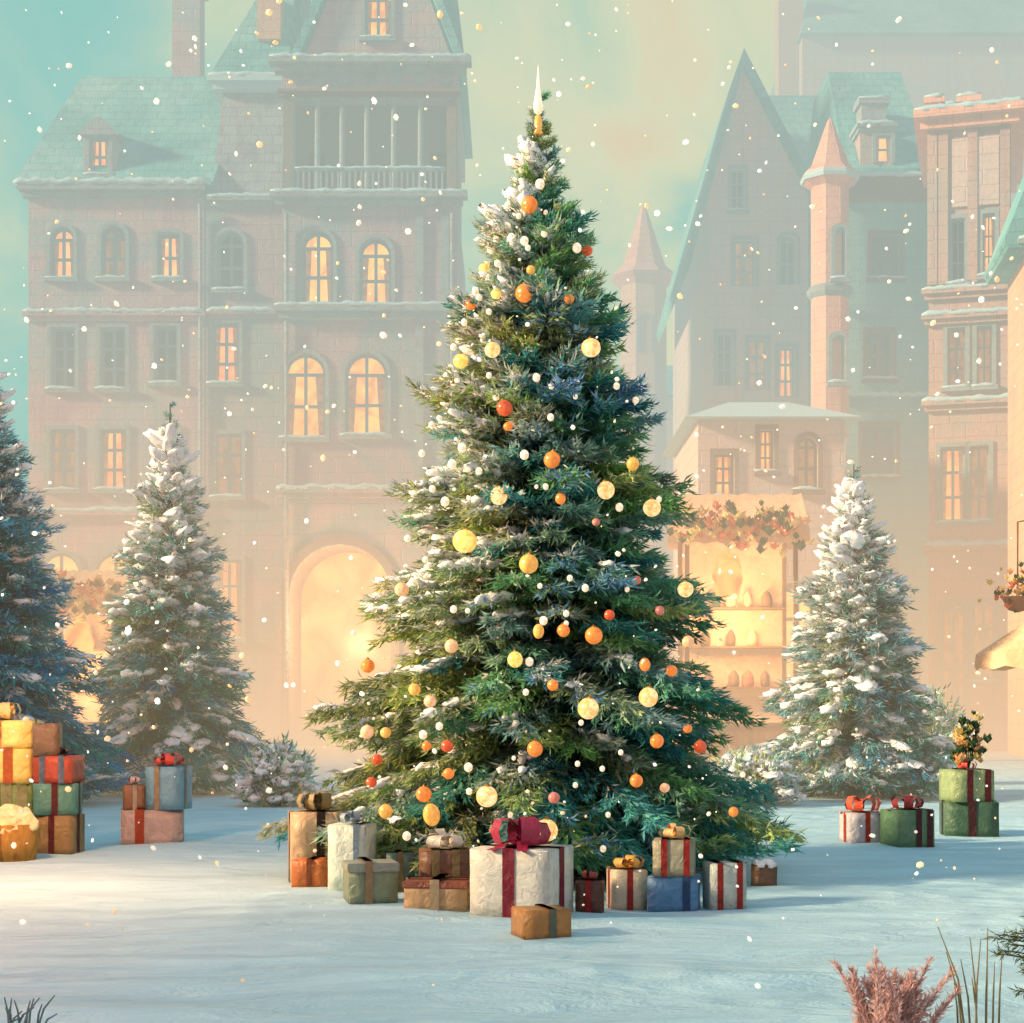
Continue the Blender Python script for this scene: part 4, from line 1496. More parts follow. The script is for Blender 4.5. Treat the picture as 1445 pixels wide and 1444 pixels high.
# hanging flower basket on a bracket pole
d = 26.4
fb = thing("flower_basket", "hanging basket of yellow and orange flowers just above the market umbrella", "flower basket", (wx(1436, d), wy(d), 0))
bm = bmesh.new()
zc = wz(845, d)
lathe(bm, [(0.0, zc - 0.22), (0.14, zc - 0.18), (0.24, zc), (0.26, zc + 0.03), (0.22, zc + 0.03), (0.0, zc)], 14)
obj("basket", bm, "wood", fb)
flower_garland(fb, [(-0.25, -0.05, zc + 0.05), (0, -0.1, zc + 0.15), (0.25, -0.05, zc + 0.05)], 0.28, 90, 5, ["leaf_dark", "petal_yellow", "petal_red", "petal_peach"])
bm = bmesh.new()
tube(bm, [(0.7, 0.2, -0.02), (0.7, 0.2, zc + 1.1), (0.5, 0.15, zc + 1.3), (0.0, 0, zc + 1.2), (0.0, 0, zc + 0.1)], 0.018, 6)
obj("bracket_pole", bm, "wood", fb)

# ------------------------------------------------------------------ light added in front of the archway, for its spill on the snow
lamp("archway_spill", (wx(480, 56), wy(56.0) - 1.2, 3.6), 1500, (1, 0.6, 0.28), 0.5)


# ------------------------------------------------------------------ beyond the frame: unseen street lamp, and houses added to shade the snow
SL = thing("street_lamp", "old iron street lamp with warm lantern beside the yellow presents", "street lamp", (-5.05, wy(13.6), 0))
bm = bmesh.new()
lathe(bm, [(0.16, -0.02), (0.16, 0.1), (0.08, 0.25), (0.05, 0.5), (0.04, 2.6), (0.07, 2.65), (0.03, 2.7)], 12)
M["iron"] = paper("dark_iron", srgb(50, 58, 60), 0.5, 0.5, 0.6)
obj("pole", bm, "iron", SL, smooth=True)
bm = bmesh.new()
lathe(bm, [(0.08, 2.70), (0.16, 3.05), (0.0, 3.05)], 6)
obj("lantern_glass", bm, "glow", SL)
bm = bmesh.new()
lathe(bm, [(0.2, 3.055), (0.06, 3.2), (0.0, 3.3)], 6)
obj("lantern_cap", bm, "iron", SL)
lamp("street_lamp_light", (-4.62, wy(13.4), 2.75), 760, (1, 0.44, 0.22), 0.2)
for (ya, yb, hh, lab) in ((-36.0, -8.9, 11.7, "unseen plain rose house added to shade the snow, nearest the street lamp"), (-6.7, 30.0, 11.7, "unseen long plain rose house added to shade the snow, behind the edge spruce")):
    sh_ = thing("shade_house", lab, "house", (-26.0, (ya + yb) / 2, 0), R(90), "unseen houses added to shade the snow")  # added to block the low sun; the gap lets a streak through
    L2 = (yb - ya) / 2
    ops = []
    x = -L2 + 1.2
    while x < L2 - 2:
        for z in (1.2, 4.4, 7.4):
            ops.append((x, x + 1.1, z, z + 1.8, 0.0))
        x += 2.6
    bm = bmesh.new()
    facade(bm, -L2, L2, -0.1, hh - 1.5, ops, 0.3, 0.0)
    body(bm, -L2, L2, 7, -0.1, hh - 1.5)
    obj("wall", bm, "wall_tan", sh_)
    bm = bmesh.new()
    for (a, b, c, e, _r) in ops:
        box(bm, a + 0.001, b - 0.001, 0.26, 0.29, c + 0.001, e - 0.001)
    obj("windows", bm, "pane_dark", sh_)["kind"] = "stuff"
    bm = bmesh.new()
    frustum(bm, (-L2 - 0.2, L2 + 0.2, -0.3, 7.3), hh - 1.5, (-L2, L2, 3.0, 4.0), hh)
    obj("roof", bm, "roof", sh_)


# ------------------------------------------------------------------ presents
PM = {}


def pm(rgb, **kw):
    k = (rgb, tuple(kw.items()))
    if k not in PM:
        PM[k] = paper("wrap_%d_%d_%d" % rgb, srgb(*rgb), **kw)
    return PM[k]


def bow_bm(s, seed, loops=6):
    bm = bmesh.new()
    rg = random.Random(seed)
    for k in range(loops):
        a = 2 * math.pi * k / loops + rg.uniform(-0.25, 0.25)
        w_ = s * rg.uniform(0.24, 0.34)
        h = rg.uniform(0.55, 1.0) * s
        L_ = rg.uniform(0.75, 1.1) * s
        e = Matrix.Rotation(a, 3, "Z")
        prev = None
        for i in range(9):
            t = i / 8
            ang = t * math.pi * 2
            x = L_ * 0.5 * (1 - math.cos(ang))
            z = h * 0.55 * math.sin(ang) + h * 0.45 * math.sin(t * math.pi)
            ww = w_ * (0.35 + 0.65 * math.sin(t * math.pi))
            row = [bm.verts.new(e @ Vector((x, sy * ww, max(0.004, z + 0.01)))) for sy in (-1, 0, 1)]
            if prev:
                for j in range(2):
                    bm.faces.new((prev[j], prev[j + 1], row[j + 1], row[j]))
            prev = row
    for k in range(2):
        a = rg.uniform(0, 6.28)
        e = Matrix.Rotation(a, 3, "Z")
        prev = None
        for i in range(5):
            t = i / 4
            row = [bm.verts.new(e @ Vector((t * s * 1.4, sy * s * 0.16, 0.015 + 0.12 * s * math.sin(t * 5)))) for sy in (-1, 1)]
            if prev:
                bm.faces.new((prev[0], prev[1], row[1], row[0]))
            prev = row
    r = bmesh.ops.create_uvsphere(bm, u_segments=8, v_segments=6, radius=s * 0.2, matrix=Matrix.Translation((0, 0, s * 0.25)) @ Matrix.Diagonal((1, 1, 0.8, 1)))
    return bm


def band(bm, w_, dp, h, half, axis, off=0.0, g=0.006):
    """ribbon wrapped round a box: front, top and back, (axis 0: runs front-to-back over the top; 1: runs side to side)"""
    pts = [(-1, 0.0), (-1, 1), (1, 1), (1, 0.0)]
    L_ = (dp if axis == 0 else w_) / 2 + g
    prev = None
    for s, t in pts:
        z = h + g if t else 0.002
        row = []
        for q in (-half, half):
            row.append(bm.verts.new((off + q, s * L_, z) if axis == 0 else (s * L_, off + q, z)))
        if prev:
            bm.faces.new((prev[0], prev[1], row[1], row[0]))
        prev = row


GIFTS = "wrapped presents on the snow"


def gift(label, px0, px1, ptop, pbot, d=None, col=(200, 200, 190), rib=None, bow=None, z=0.0, rz=None, lid=None, dep=None, style="cross", seed=0, name="gift_box", offs=(0.0,), top=None):
    if d is None:
        d = gd(pbot)
    k = d / FPX
    w_, h = (px1 - px0) * k, (pbot - ptop) * k
    rz = R(random.uniform(-14, 14)) if rz is None else R(rz)
    w_ = w_ / (math.cos(rz) + 0.75 * abs(math.sin(rz)))
    dp = w_ * 0.85 if dep is None else dep
    gx, gy = wx((px0 + px1) / 2, d), wy(d) + dp * 0.5
    zg = min(gz(gx + i * w_ * 0.4, gy + j * dp * 0.4) for i in (-1, 0, 1) for j in (-1, 0, 1)) - 0.004 if z == 0 else 0.0
    t = thing(name, label, "gift", (gx, gy, z + zg), rz, GIFTS)
    lh = h * 0.22 if lid else 0.0
    bm = bmesh.new()
    hb = h - lh * 0.6
    box(bm, -w_ / 2, w_ / 2, -dp / 2, dp / 2, 0.0, hb)
    bmesh.ops.bevel(bm, geom=bm.edges[:], offset=0.006, segments=2, affect="EDGES")
    bmesh.ops.subdivide_edges(bm, edges=[e for e in bm.edges if e.calc_length() > 0.1], cuts=3, use_grid_fill=True)
    lumpy(bm, 0.0035, 9.0)
    obj("box", bm, pm(col), t, smooth=True)
    if lid:
        bm = bmesh.new()
        box(bm, -w_ / 2 - 0.012, w_ / 2 + 0.012, -dp / 2 - 0.012, dp / 2 + 0.012, h - lh, h)
        bmesh.ops.bevel(bm, geom=bm.edges[:], offset=0.008, segments=2, affect="EDGES")
        obj("lid", bm, pm(lid), t)
    if rib:
        bm = bmesh.new()
        g = 0.018 if lid else 0.009
        half = max(0.022, w_ * 0.075)
        for q in offs:
            band(bm, w_, dp, h, half, 0, q * w_, g)
        if style == "cross":
            band(bm, w_, dp, h, half, 1, 0, g - 0.003)
        bmesh.ops.solidify(bm, geom=bm.faces[:], thickness=0.004)
        obj("ribbon", bm, pm(rib, rough=0.35, spec=0.5), t)
    if bow:
        bc, bs = bow
        o = obj("bow", bow_bm(bs * k, seed + int(px0)), pm(bc, rough=0.35, spec=0.5), t, smooth=True, loc=(0, 0, h + 0.008))
    if top == "snow":
        bm = bmesh.new()
        snow_slab(bm, -w_ * 0.46, w_ * 0.46, -dp * 0.45, dp * 0.45, h + 0.004, 0.035, 8)
        obj("snow", bm, "snow", t, smooth=True)
    return t, h + z + zg


CRIM, RED, RUST = (158, 40, 62), (186, 52, 40), (196, 84, 48)
gift("tall tan present with dark brown ribbon under the left skirt of the tree", 399, 492, 1140, 1243, 13.7, (196, 170, 130), (74, 54, 40), ((150, 132, 88), 30), rz=12, seed=1)
gift("small burnt-orange box in front of the tall tan present", 411, 467, 1214, 1254, None, (184, 104, 46), (146, 80, 36), None, rz=-6, style="band")
gift("pale mint present with blue side band, behind the sage box", 462, 528, 1166, 1262, 12.9, (206, 218, 200), (134, 160, 178), ((150, 170, 180), 20), rz=-14, offs=(0.25,), style="band")
gift("sage-green box with tan band and grey lid, between mint and flat tan gifts", 480, 560, 1222, 1280, None, (128, 140, 112), (196, 166, 124), None, rz=14, lid=(150, 156, 140), style="band", offs=(-0.1,))
gift("brown gift bag topped by pale tissue and a white bow", 588, 664, 1190, 1262, 12.3, (118, 80, 54), (170, 150, 104), ((214, 206, 188), 34), rz=6, style="band", offs=(-0.2, 0.2), seed=2)
gift("flat tan parcel with reddish-brown lid in front of the brown gift bag", 570, 668, 1246, 1288, None, (186, 150, 108), (208, 188, 150), None, rz=-8, lid=(140, 78, 56), style="cross")
gift("largest white present with crimson ribbon and big crimson bow", 664, 810, 1198, 1296, None, (210, 208, 194), CRIM, ((164, 36, 70), 48), rz=-22, seed=3)
gift("ochre little box lying in front of the big white present", 722, 806, 1281, 1322, None, (170, 120, 62), (120, 132, 112), None, rz=18, style="band", offs=(0.1,))
gift("dark brown box with red ribbon just right of the big white present", 812, 854, 1240, 1286, None, (94, 62, 48), RED, ((150, 60, 50), 14), rz=-10, seed=4)
gift("cream present with red ribbon and gold bow, beside the dark brown box", 858, 914, 1220, 1278, None, (202, 188, 160), RED, ((232, 176, 86), 22), rz=8, seed=5)
t12, h12 = gift("plain blue present lying under the olive-grey one", 914, 994, 1230, 1281, None, (82, 132, 170), (58, 92, 138), None, rz=-10, style="band", offs=(0.28,))
dB = gd(1281)
gift("olive-grey present with two red bands standing on the blue present", 922, 986, 1178, 1230, dB, (148, 146, 122), RED, ((238, 186, 122), 22), z=h12, rz=-8, style="band", offs=(-0.22, 0.32), seed=6, dep=0.28)
gift("upright pale grey present with two red bands, right of the blue one", 996, 1054, 1214, 1281, None, (176, 186, 176), RED, None, rz=10, style="band", offs=(-0.25, 0.3))
gift("smallest dark brown box with snow on top at the right end of the row", 1063, 1097, 1222, 1254, None, (104, 78, 54), None, None, rz=6, top="snow")
gift("small dark grey-green box half hidden left of the brown gift bag", 540, 584, 1206, 1262, 12.9, (70, 92, 84), (150, 128, 84), None, rz=10)
# pile near the blue-green spruce
tb_, hb_ = gift("tan and lilac present with red ribbon at the bottom of the small pile", 160, 256, 1141, 1192, None, (176, 158, 150), RUST, None, rz=10, style="cross", offs=(-0.2,))
dB = gd(1192)
gift("blue and tan present with red bow on top of the small pile", 205, 262, 1080, 1141, dB, (110, 156, 178), (196, 172, 136), ((204, 70, 52), 22), z=hb_, rz=-12, offs=(-0.15,), seed=7, dep=0.36)
gift("little brown present with cream ribbon beside the blue one on the pile", 168, 203, 1106, 1141, dB, (140, 100, 72), (214, 200, 176), ((196, 170, 166), 12), z=hb_, rz=16, seed=8, dep=0.24)
# stack cut by the frame edge
dE = gd(1206)
a_, ha = gift("olive-gold present with dark red ribbon at the foot of the edge stack", 44, 108, 1150, 1206, None, (138, 116, 72), (112, 48, 44), None, rz=-8)
_, z2 = gift("teal present with maroon ribbon in the middle of the edge stack", 42, 106, 1105, 1150, dE, (84, 138, 124), (116, 50, 48), None, z=ha, rz=6, dep=0.4)
_, z3 = gift("rust-red present with slate-blue panels in the upper part of the edge stack", 46, 105, 1066, 1105, dE, (164, 74, 52), (110, 138, 160), ((92, 48, 40), 14), z=z2, rz=-5, offs=(-0.25, 0.25), style="band", seed=9, dep=0.4)
gift("plain brown box on top of the edge stack", 42, 82, 1020, 1066, dE, (116, 96, 74), None, None, z=z3, rz=8, dep=0.26)
dF = dE + 0.12
b1_, hb1 = gift("striped green present low in the edge stack beneath the yellow ones", -60, 44, 1105, 1206, dF, (112, 142, 84), (176, 186, 130), None, rz=3, style="band", offs=(-0.35, -0.1, 0.15, 0.36), dep=0.5)
_, hb2 = gift("large cream-yellow present with orange ribbon on the striped green one", -56, 46, 1056, 1105, dF, (252, 216, 120), (226, 128, 66), None, z=hb1, rz=-4, style="cross", offs=(0.2,), dep=0.5)
gift("bright yellow present with bow at the very top by the picture edge", -58, 42, 1016, 1056, dF, (255, 226, 132), (240, 176, 96), ((250, 206, 140), 30), z=hb2, rz=5, dep=0.5, seed=10)
# straw basket with fluffy cream tissue
d = gd(1216)
bk = thing("straw_basket", "round golden straw basket heaped with cream tissue at the picture edge", "basket", (wx(14, d), wy(d) + 0.1, gz(wx(14, d), wy(d)) - 0.01))
bm = bmesh.new()
hh = 52 * d / FPX
lathe(bm, [(0.0, 0.002), (0.20, 0.0), (0.235, hh * 0.5), (0.25, hh), (0.235, hh + 0.01), (0.0, hh * 0.9)], 28)
for v in bm.verts:
    a = math.atan2(v.co.y, v.co.x)
    v.co.xy *= 1 + 0.02 * math.sin(a * 14)
M["straw"] = mottled("golden_straw", [srgb(150, 100, 44), srgb(206, 156, 76), srgb(176, 126, 60)], 10, bump=0.9, bump_scale=40, stretch=(1, 1, 0.25))
M["tissue"] = mottled("cream_tissue", [srgb(250, 224, 160), srgb(255, 238, 190)], 8, bump=0.7, bump_scale=14)
obj("basket", bm, "straw", bk, smooth=True)
bm = bmesh.new()
bmesh.ops.create_icosphere(bm, subdivisions=4, radius=1, matrix=Matrix.Translation((0, 0, hh)) @ Matrix.Diagonal((0.24, 0.24, 0.17, 1)))
lumpy(bm, 0.05, 9)
lumpy(bm, 0.02, 24)
obj("tissue_paper", bm, "tissue", bk)
# right pile
gift("white-lilac present with orange-red ribbon and bow by the snowy spruce", 1191, 1248, 1148, 1191, None, (196, 190, 194), (208, 72, 40), ((220, 84, 44), 26), rz=14, style="cross", seed=11)
gift("green present with maroon and gold bands and a dark red bow", 1251, 1321, 1142, 1195, None, (96, 132, 96), (104, 48, 46), ((150, 48, 48), 24), rz=20, style="band", offs=(0.05, 0.36), seed=12)
c_, hc_ = gift("dark green present at the bottom of the pair under yellow flowers", 1336, 1415, 1130, 1180, None, (62, 96, 72), (86, 48, 44), None, rz=-6, style="cross")
dR = gd(1180)
e_, he_ = gift("light green present with maroon bands carrying the yellow flowers", 1338, 1404, 1085, 1130, dR, (140, 160, 112), (124, 44, 44), ((214, 84, 74), 14), z=hc_, rz=8, style="band", offs=(-0.1, 0.34), dep=0.42, seed=13)
fl = thing("flower_posy", "posy of yellow flowers and dark holly leaves on the light green present", "flowers", (wx(1374, dR), wy(dR) + 0.2, he_ + 0.008))
bm = bmesh.new()
for k in range(7):
    a = k * 0.9
    tube(bm, [(0, 0, 0.0), (0.05 * math.cos(a), 0.04 * math.sin(a), 0.2), (0.16 * math.cos(a), 0.1 * math.sin(a), 0.34 + 0.03 * k)], 0.006, 5)
obj("stems", bm, "leaf_dark", fl)
flower_garland(fl, [(-0.1, 0, 0.1), (0.02, -0.02, 0.22), (0.06, 0, 0.48)], 0.17, 60, 21, ["leaf_dark", "petal_yellow", "leaf_dark", "petal_peach"])


# ------------------------------------------------------------------ baubles
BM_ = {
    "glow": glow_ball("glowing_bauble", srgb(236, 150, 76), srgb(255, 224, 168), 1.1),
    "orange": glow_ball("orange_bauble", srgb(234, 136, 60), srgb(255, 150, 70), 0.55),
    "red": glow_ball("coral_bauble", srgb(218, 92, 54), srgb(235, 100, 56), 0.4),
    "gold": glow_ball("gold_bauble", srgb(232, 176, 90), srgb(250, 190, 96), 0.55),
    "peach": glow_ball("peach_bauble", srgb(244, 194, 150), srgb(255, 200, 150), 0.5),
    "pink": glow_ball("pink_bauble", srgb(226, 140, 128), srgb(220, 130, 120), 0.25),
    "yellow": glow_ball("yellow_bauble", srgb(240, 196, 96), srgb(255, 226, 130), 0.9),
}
WHITE = glow_ball("warm_white_bulb", srgb(240, 236, 220), srgb(255, 244, 214), 0.75)


BAUBLES = [
    (747, 289, 13, "orange", "orange bauble nearest the tip of the tree"), (787, 293, 6, "pink", "tiny pink bauble right of the topmost orange bauble"),
    (832, 354, 9, "red", "rusty bauble on the upper right edge of the tree"), (740, 414, 14, "orange", "large ribbed orange bauble in the upper third"),
    (803, 422, 8, "orange", "small orange bauble right of the large ribbed one"), (664, 430, 9, "orange", "small orange bauble on the upper left edge beside yellow ones"),
    (695, 494, 12, "glow", "glowing bauble upper left of centre"), (834, 491, 15, "glow", "large glowing bauble upper right of centre"),
    (650, 510, 12, "yellow", "yellow-orange bauble at the left edge, level with two glowing ones"), (674, 380, 9, "yellow", "yellow bauble high on the left edge"),
    (765, 403, 5, "orange", "tiny orange bauble touching the large ribbed one"), (749, 381, 7, "gold", "gold bauble just above the large ribbed orange one"),
    (700, 415, 8, "yellow", "pale yellow bauble left of the large ribbed orange one"), (712, 576, 12, "red", "red-orange bauble above the blue snow patch"),
    (717, 602, 7, "orange", "small orange bauble right under the red-orange one"), (779, 649, 12, "orange", "orange bauble at mid height of the tree's centre"),
    (855, 692, 13, "glow", "glowing bauble right of centre at mid height"), (920, 717, 14, "glow", "glowing bauble on the right edge at mid height"),
    (704, 700, 13, "glow", "glowing yellow bauble left of centre at mid height"), (791, 704, 8, "orange", "small orange bauble between two glowing mid-height ones"),
    (656, 764, 18, "yellow", "biggest bright yellow bauble on the left flank"), (746, 796, 14, "gold", "gold bauble just below the tree's middle"),
    (893, 655, 10, "gold", "dull gold bauble on the right edge above the glowing one"), (760, 891, 8, "gold", "small gold drop in the dark hollow of the tree"),
    (795, 890, 9, "orange", "small orange bauble in the dark hollow"), (838, 897, 13, "orange", "ribbed orange bauble right of the dark hollow"),
    (637, 912, 10, "peach", "peach bauble left of the dark hollow"), (727, 931, 11, "yellow", "yellow bauble at the left of the lower blue snow patch"),
    (780, 967, 8, "orange", "orange bauble in the middle of the lower blue snow patch"), (910, 938, 8, "orange", "slim orange bauble above the glowing lower right one"),
    (948, 947, 8, "orange", "orange bauble near the lower right edge"), (915, 984, 14, "glow", "glowing bauble low on the right"),
    (898, 819, 7, "red", "small red-orange bauble below the mid-height glowing ones"), (973, 832, 12, "glow", "whitish glowing bauble at the far right edge"),
    (931, 862, 7, "pink", "small pink bauble near the right edge"), (860, 868, 8, "red", "dark red bauble above the ribbed orange one"),
    (841, 737, 6, "pink", "tiny pink bauble under the glowing right-of-centre one"), (585, 973, 9, "gold", "gold bauble low on the left flank"),
    (607, 990, 9, "peach", "peach bauble touching the low left gold one"), (567, 832, 11, "peach", "faint peach bauble at the left edge by the archway"),
    (493, 940, 11, "orange", "vivid orange bauble hanging before the glowing archway"), (830, 1000, 15, "glow", "largest glowing bauble low in the centre"),
    (755, 1057, 11, "orange", "orange bauble in the lower centre, above the big white gift"), (927, 1046, 10, "orange", "round orange bauble low on the right"),
    (988, 1054, 9, "red", "ragged red-orange bauble at the lower right edge"), (970, 1028, 7, "orange", "small orange bauble above the ragged one"),
    (898, 1102, 9, "orange", "orange bauble above the olive-grey gift"), (938, 1112, 7, "peach", "pale peach bauble above the olive-grey gift"),
    (782, 1126, 8, "pink", "pink bauble above the big crimson bow"), (687, 1124, 15, "glow", "glowing bauble above the crimson bow's left loops"),
    (598, 1121, 11, "orange", "orange bauble above the brown gift bag"), (609, 1150, 12, "gold", "striped gold drop hanging above the brown gift bag"),
    (633, 1092, 8, "orange", "small orange bauble in a line of three low on the left"), (631, 1053, 9, "red", "red-orange bauble topmost in a line of three low on the left"),
    (602, 1053, 7, "orange", "small orange bauble left of the red-orange topmost one"), (544, 1145, 10, "gold", "gold bauble above the pale mint gift"),
    (532, 1072, 8, "red", "coral bauble at the lower left edge"), (524, 1104, 8, "red", "red bauble just over the tall tan gift"),
    (771, 1172, 16, "glow", "brightest glowing bauble resting over the crimson bow"), (1035, 1146, 7, "orange", "small orange bauble at the lowest right skirt"),
    (1013, 868, 10, "red", "red-orange bauble hanging off the right edge"), (971, 906, 9, "peach", "peach bauble at the right edge under the red-orange one"),
    (518, 1033, 10, "peach", "peach bauble at the lower left edge of the tree"), (544, 1034, 8, "gold", "gold bauble beside the lower left peach one"),
]
balls = {}
for (px, py, r, c, lab) in BAUBLES:
    r_ = r * TREE_D / FPX * 0.86
    p = on_tree(px, py, r_)
    key = (c, r >= 9)
    if key not in balls:
        bm = bmesh.new()
        ribs = 8
        prof_ = [(0.0, -1.0)] + [(math.cos(a), math.sin(a)) for a in np.linspace(-1.4, 1.35, 11)] + [(0.0, 1.0)]
        lathe(bm, prof_, 24)
        for v in bm.verts:
            a = math.atan2(v.co.y, v.co.x)
            v.co.xy *= 1 + 0.035 * math.sin(a * ribs)
        o = obj("bauble", bm, BM_[c], smooth=True)
        balls[key] = o.data
        if r >= 9:
            pass
    else:
        o = bpy.data.objects.new("bauble", balls[key])
        COL.objects.link(o)
    o.location = p
    st = 1.35 if "drop" in lab else (1.25 if "slim" in lab else random.uniform(0.95, 1.08))
    o.scale = (r_, r_, r_ * st)
    o.rotation_euler = (random.uniform(-0.15, 0.15), random.uniform(-0.15, 0.15), random.uniform(0, 3))
    tag(o, lab, "bauble", "baubles on the decorated tree")
    if r >= 9:
        if "cap" not in balls:
            bm = bmesh.new()
            lathe(bm, [(0.24, 0.93), (0.24, 1.1), (0.2, 1.14), (0.05, 1.14), (0.05, 1.3), (0.0, 1.3)], 12)
            cp = obj("cap", bm, "metal", o)
            balls["cap"] = cp.data
        else:
            cp = bpy.data.objects.new("cap", balls["cap"])
            COL.objects.link(cp)
            cp.parent = o

# little round bulbs
BULBS = [(716, 320, 8), (702, 372, 7), (684, 338, 7), (656, 372, 7), (712, 290, 7), (732, 305, 6), (676, 420, 7), (655, 455, 7), (690, 440, 6), (610, 520, 8), (640, 540, 7), (606, 560, 7), (600, 600, 7), (620, 590, 6), (592, 640, 7), (610, 690, 7), (575, 760, 7), (600, 790, 6), (690, 530, 6), (735, 240, 6), (770, 300, 5), (762, 260, 10), (722, 335, 8), (740, 340, 9), (768, 330, 7), (814, 350, 10), (690, 352, 9), (668, 395, 7), (745, 350, 6), (630, 412, 8), (640, 490, 7), (620, 480, 8), (757, 533, 8), (778, 545, 6),
         (777, 589, 7), (740, 642, 9), (652, 632, 9), (638, 655, 9), (676, 665, 7), (770, 687, 6), (757, 687, 4), (628, 708, 9), (874, 716, 8), (930, 705, 6), (567, 706, 7), (804, 816, 6), (826, 830, 7),
         (762, 827, 5), (767, 876, 8), (799, 866, 6), (799, 880, 5), (747, 934, 8), (742, 977, 6), (640, 860, 7), (660, 862, 5), (885, 832, 5), (876, 1062, 5), (661, 1083, 8), (620, 1025, 7), (597, 1037, 8),
         (662, 1117, 6), (725, 1070, 4), (812, 1108, 5), (820, 1020, 5), (815, 1078, 5), (574, 1180, 8), (851, 1198, 6), (850, 1085, 5), (700, 560, 7), (592, 545, 7), (812, 560, 5), (870, 545, 7), (897, 565, 7), (858, 1150, 5), (720, 1150, 5)]
mesh_b = None
for (px, py, r) in BULBS:
    r_ = r * TREE_D / FPX * 0.66
    p = on_tree(px, py, r_)
    if mesh_b is None:
        bm = bmesh.new()
        bmesh.ops.create_icosphere(bm, subdivisions=2, radius=1)
        o = obj("light_bulb", bm, WHITE, smooth=True)
        mesh_b = o.data
    else:
        o = bpy.data.objects.new("light_bulb", mesh_b)
        COL.objects.link(o)
    o.location = p
    o.scale = (r_, r_, r_ * 1.15)
    tag(o, "small warm-white round bulb shining among the needles of the decorated tree", "light bulb", "small warm-white bulbs on the decorated tree")

# topper
tp = thing("tree_topper", "slim cream-gold spire-shaped topper glowing at the tip of the decorated tree", "tree topper", (TX - 0.005, -0.10, wz(196, TREE_D)))
k = TREE_D / FPX
bm = bmesh.new()
lathe(bm, [(0.0, 0), (5 * k, 0), (7 * k, 3 * k), (4 * k, 8 * k), (6 * k, 14 * k), (4.5 * k, 26 * k), (0, 27 * k)], 14)
obj("base", bm, BM_["gold"], tp, smooth=True)
bm = bmesh.new()
lathe(bm, [(0.0, 27.2 * k), (5.5 * k, 31 * k), (7 * k, 40 * k), (5 * k, 52 * k), (2.4 * k, 68 * k), (0.9 * k, 90 * k), (0, 100 * k)], 14)
obj("spire", bm, WHITE, tp, smooth=True)


# ------------------------------------------------------------------ foreground plants
def blades(bm, n, rg, spread, h0, h1, w0, w1, lean):
    for i in range(n):
        a = rg.uniform(0, 6.283)
        r = spread * rg.random() ** 0.6
        p = Vector((r * math.cos(a), r * math.sin(a) * 0.7, -0.02))
        h = rg.uniform(h0, h1)
        ln = Vector((math.cos(a), math.sin(a), 0)) * lean * rg.uniform(0.3, 1.2) * h
        sd = Vector((-math.sin(a + rg.uniform(-1, 1)), math.cos(a), 0)).normalized()
        w_ = rg.uniform(w0, w1)
        prev = None
        for k in range(6):
            t = k / 5
            c = p + Vector((0, 0, h * t)) + ln * t * t
            ww = w_ * (0.5 + 1.3 * t) * (1 - t ** 4 * 0.85) * 0.5
            row = [bm.verts.new(c - sd * ww), bm.verts.new(c + sd * ww)]
            if prev:
                bm.faces.new((prev[0], prev[1], row[1], row[0]))
            prev = row


M["dry_pink"] = mottled("dry_pink_plume", [srgb(170, 130, 124), srgb(194, 154, 142), srgb(150, 112, 108)], 8, bump=0.5, bump_scale=40, stretch=(1, 1, 0.3))
M["dry_stem"] = mottled("dry_stem", [srgb(110, 104, 72), srgb(136, 126, 92)], 6)
rg = random.Random(4)
d = 7.3
pb = thing("dry_shrub", "dusty pink dry plume-like shrub poking from the snow at the bottom edge", "plant", (wx(1258, d), wy(d), 0))
rg3 = np.random.default_rng(14)
P, D, S, L, W, C = [], [], [], [], [], []
bm = bmesh.new()
for k in range(34):
    lean = rg3.normal(0, 0.30, 2)
    hgt = rg3.uniform(0.18, 0.33) if k > 3 else (0.42, 0.36, 0.37, 0.33)[k]
    if k <= 3:
        lean = np.array([(-0.04, -0.50, 0.42, 0.62)[k], 0.0])
    base_ = np.array([rg3.normal(0, 0.05), rg3.normal(0, 0.04), -0.02])
    ax = lambda t: base_ + np.array([lean[0] * hgt * t ** 1.3, lean[1] * 0.5 * hgt * t ** 1.3, hgt * t])
    tube(bm, [tuple(ax(0)), tuple(ax(0.5)), tuple(ax(0.96))], [0.006, 0.005, 0.002], 5)
    ns = 230
    t = rg3.uniform(0.15, 1.0, ns)
    ba = np.array([ax(q) for q in t])
    dv = unit(np.array([lean[0], lean[1] * 0.5, 1.0]))
    di = unit(dv[None] * 0.8 + rg3.normal(0, 0.42, (ns, 3)))
    P.append(ba); D.append(di); S.append(unit(np.cross(di, rg3.normal(0, 1, (ns, 3)))))
    L.append(rg3.uniform(0.03, 0.075, ns) * (1.25 - 0.6 * t)); W.append(rg3.uniform(0.004, 0.010, ns))
    C.append(np.array(srgb(222, 186, 178)[:3])[None] * rg3.uniform(0.7, 1.3, (ns, 1)))
obj("stem", bm, "dry_pink", pb)
o = obj("plume", strokes_mesh("plume", *(np.concatenate(a_) for a_ in (P, D, S, L, W, C))), "foliage", pb)
o["kind"] = "stuff"
sp = thing("bare_stems", "bundle of thin bare olive stems rising from the snow beside the pink shrub", "plant", (wx(1385, d), wy(d), 0))
bm = bmesh.new()
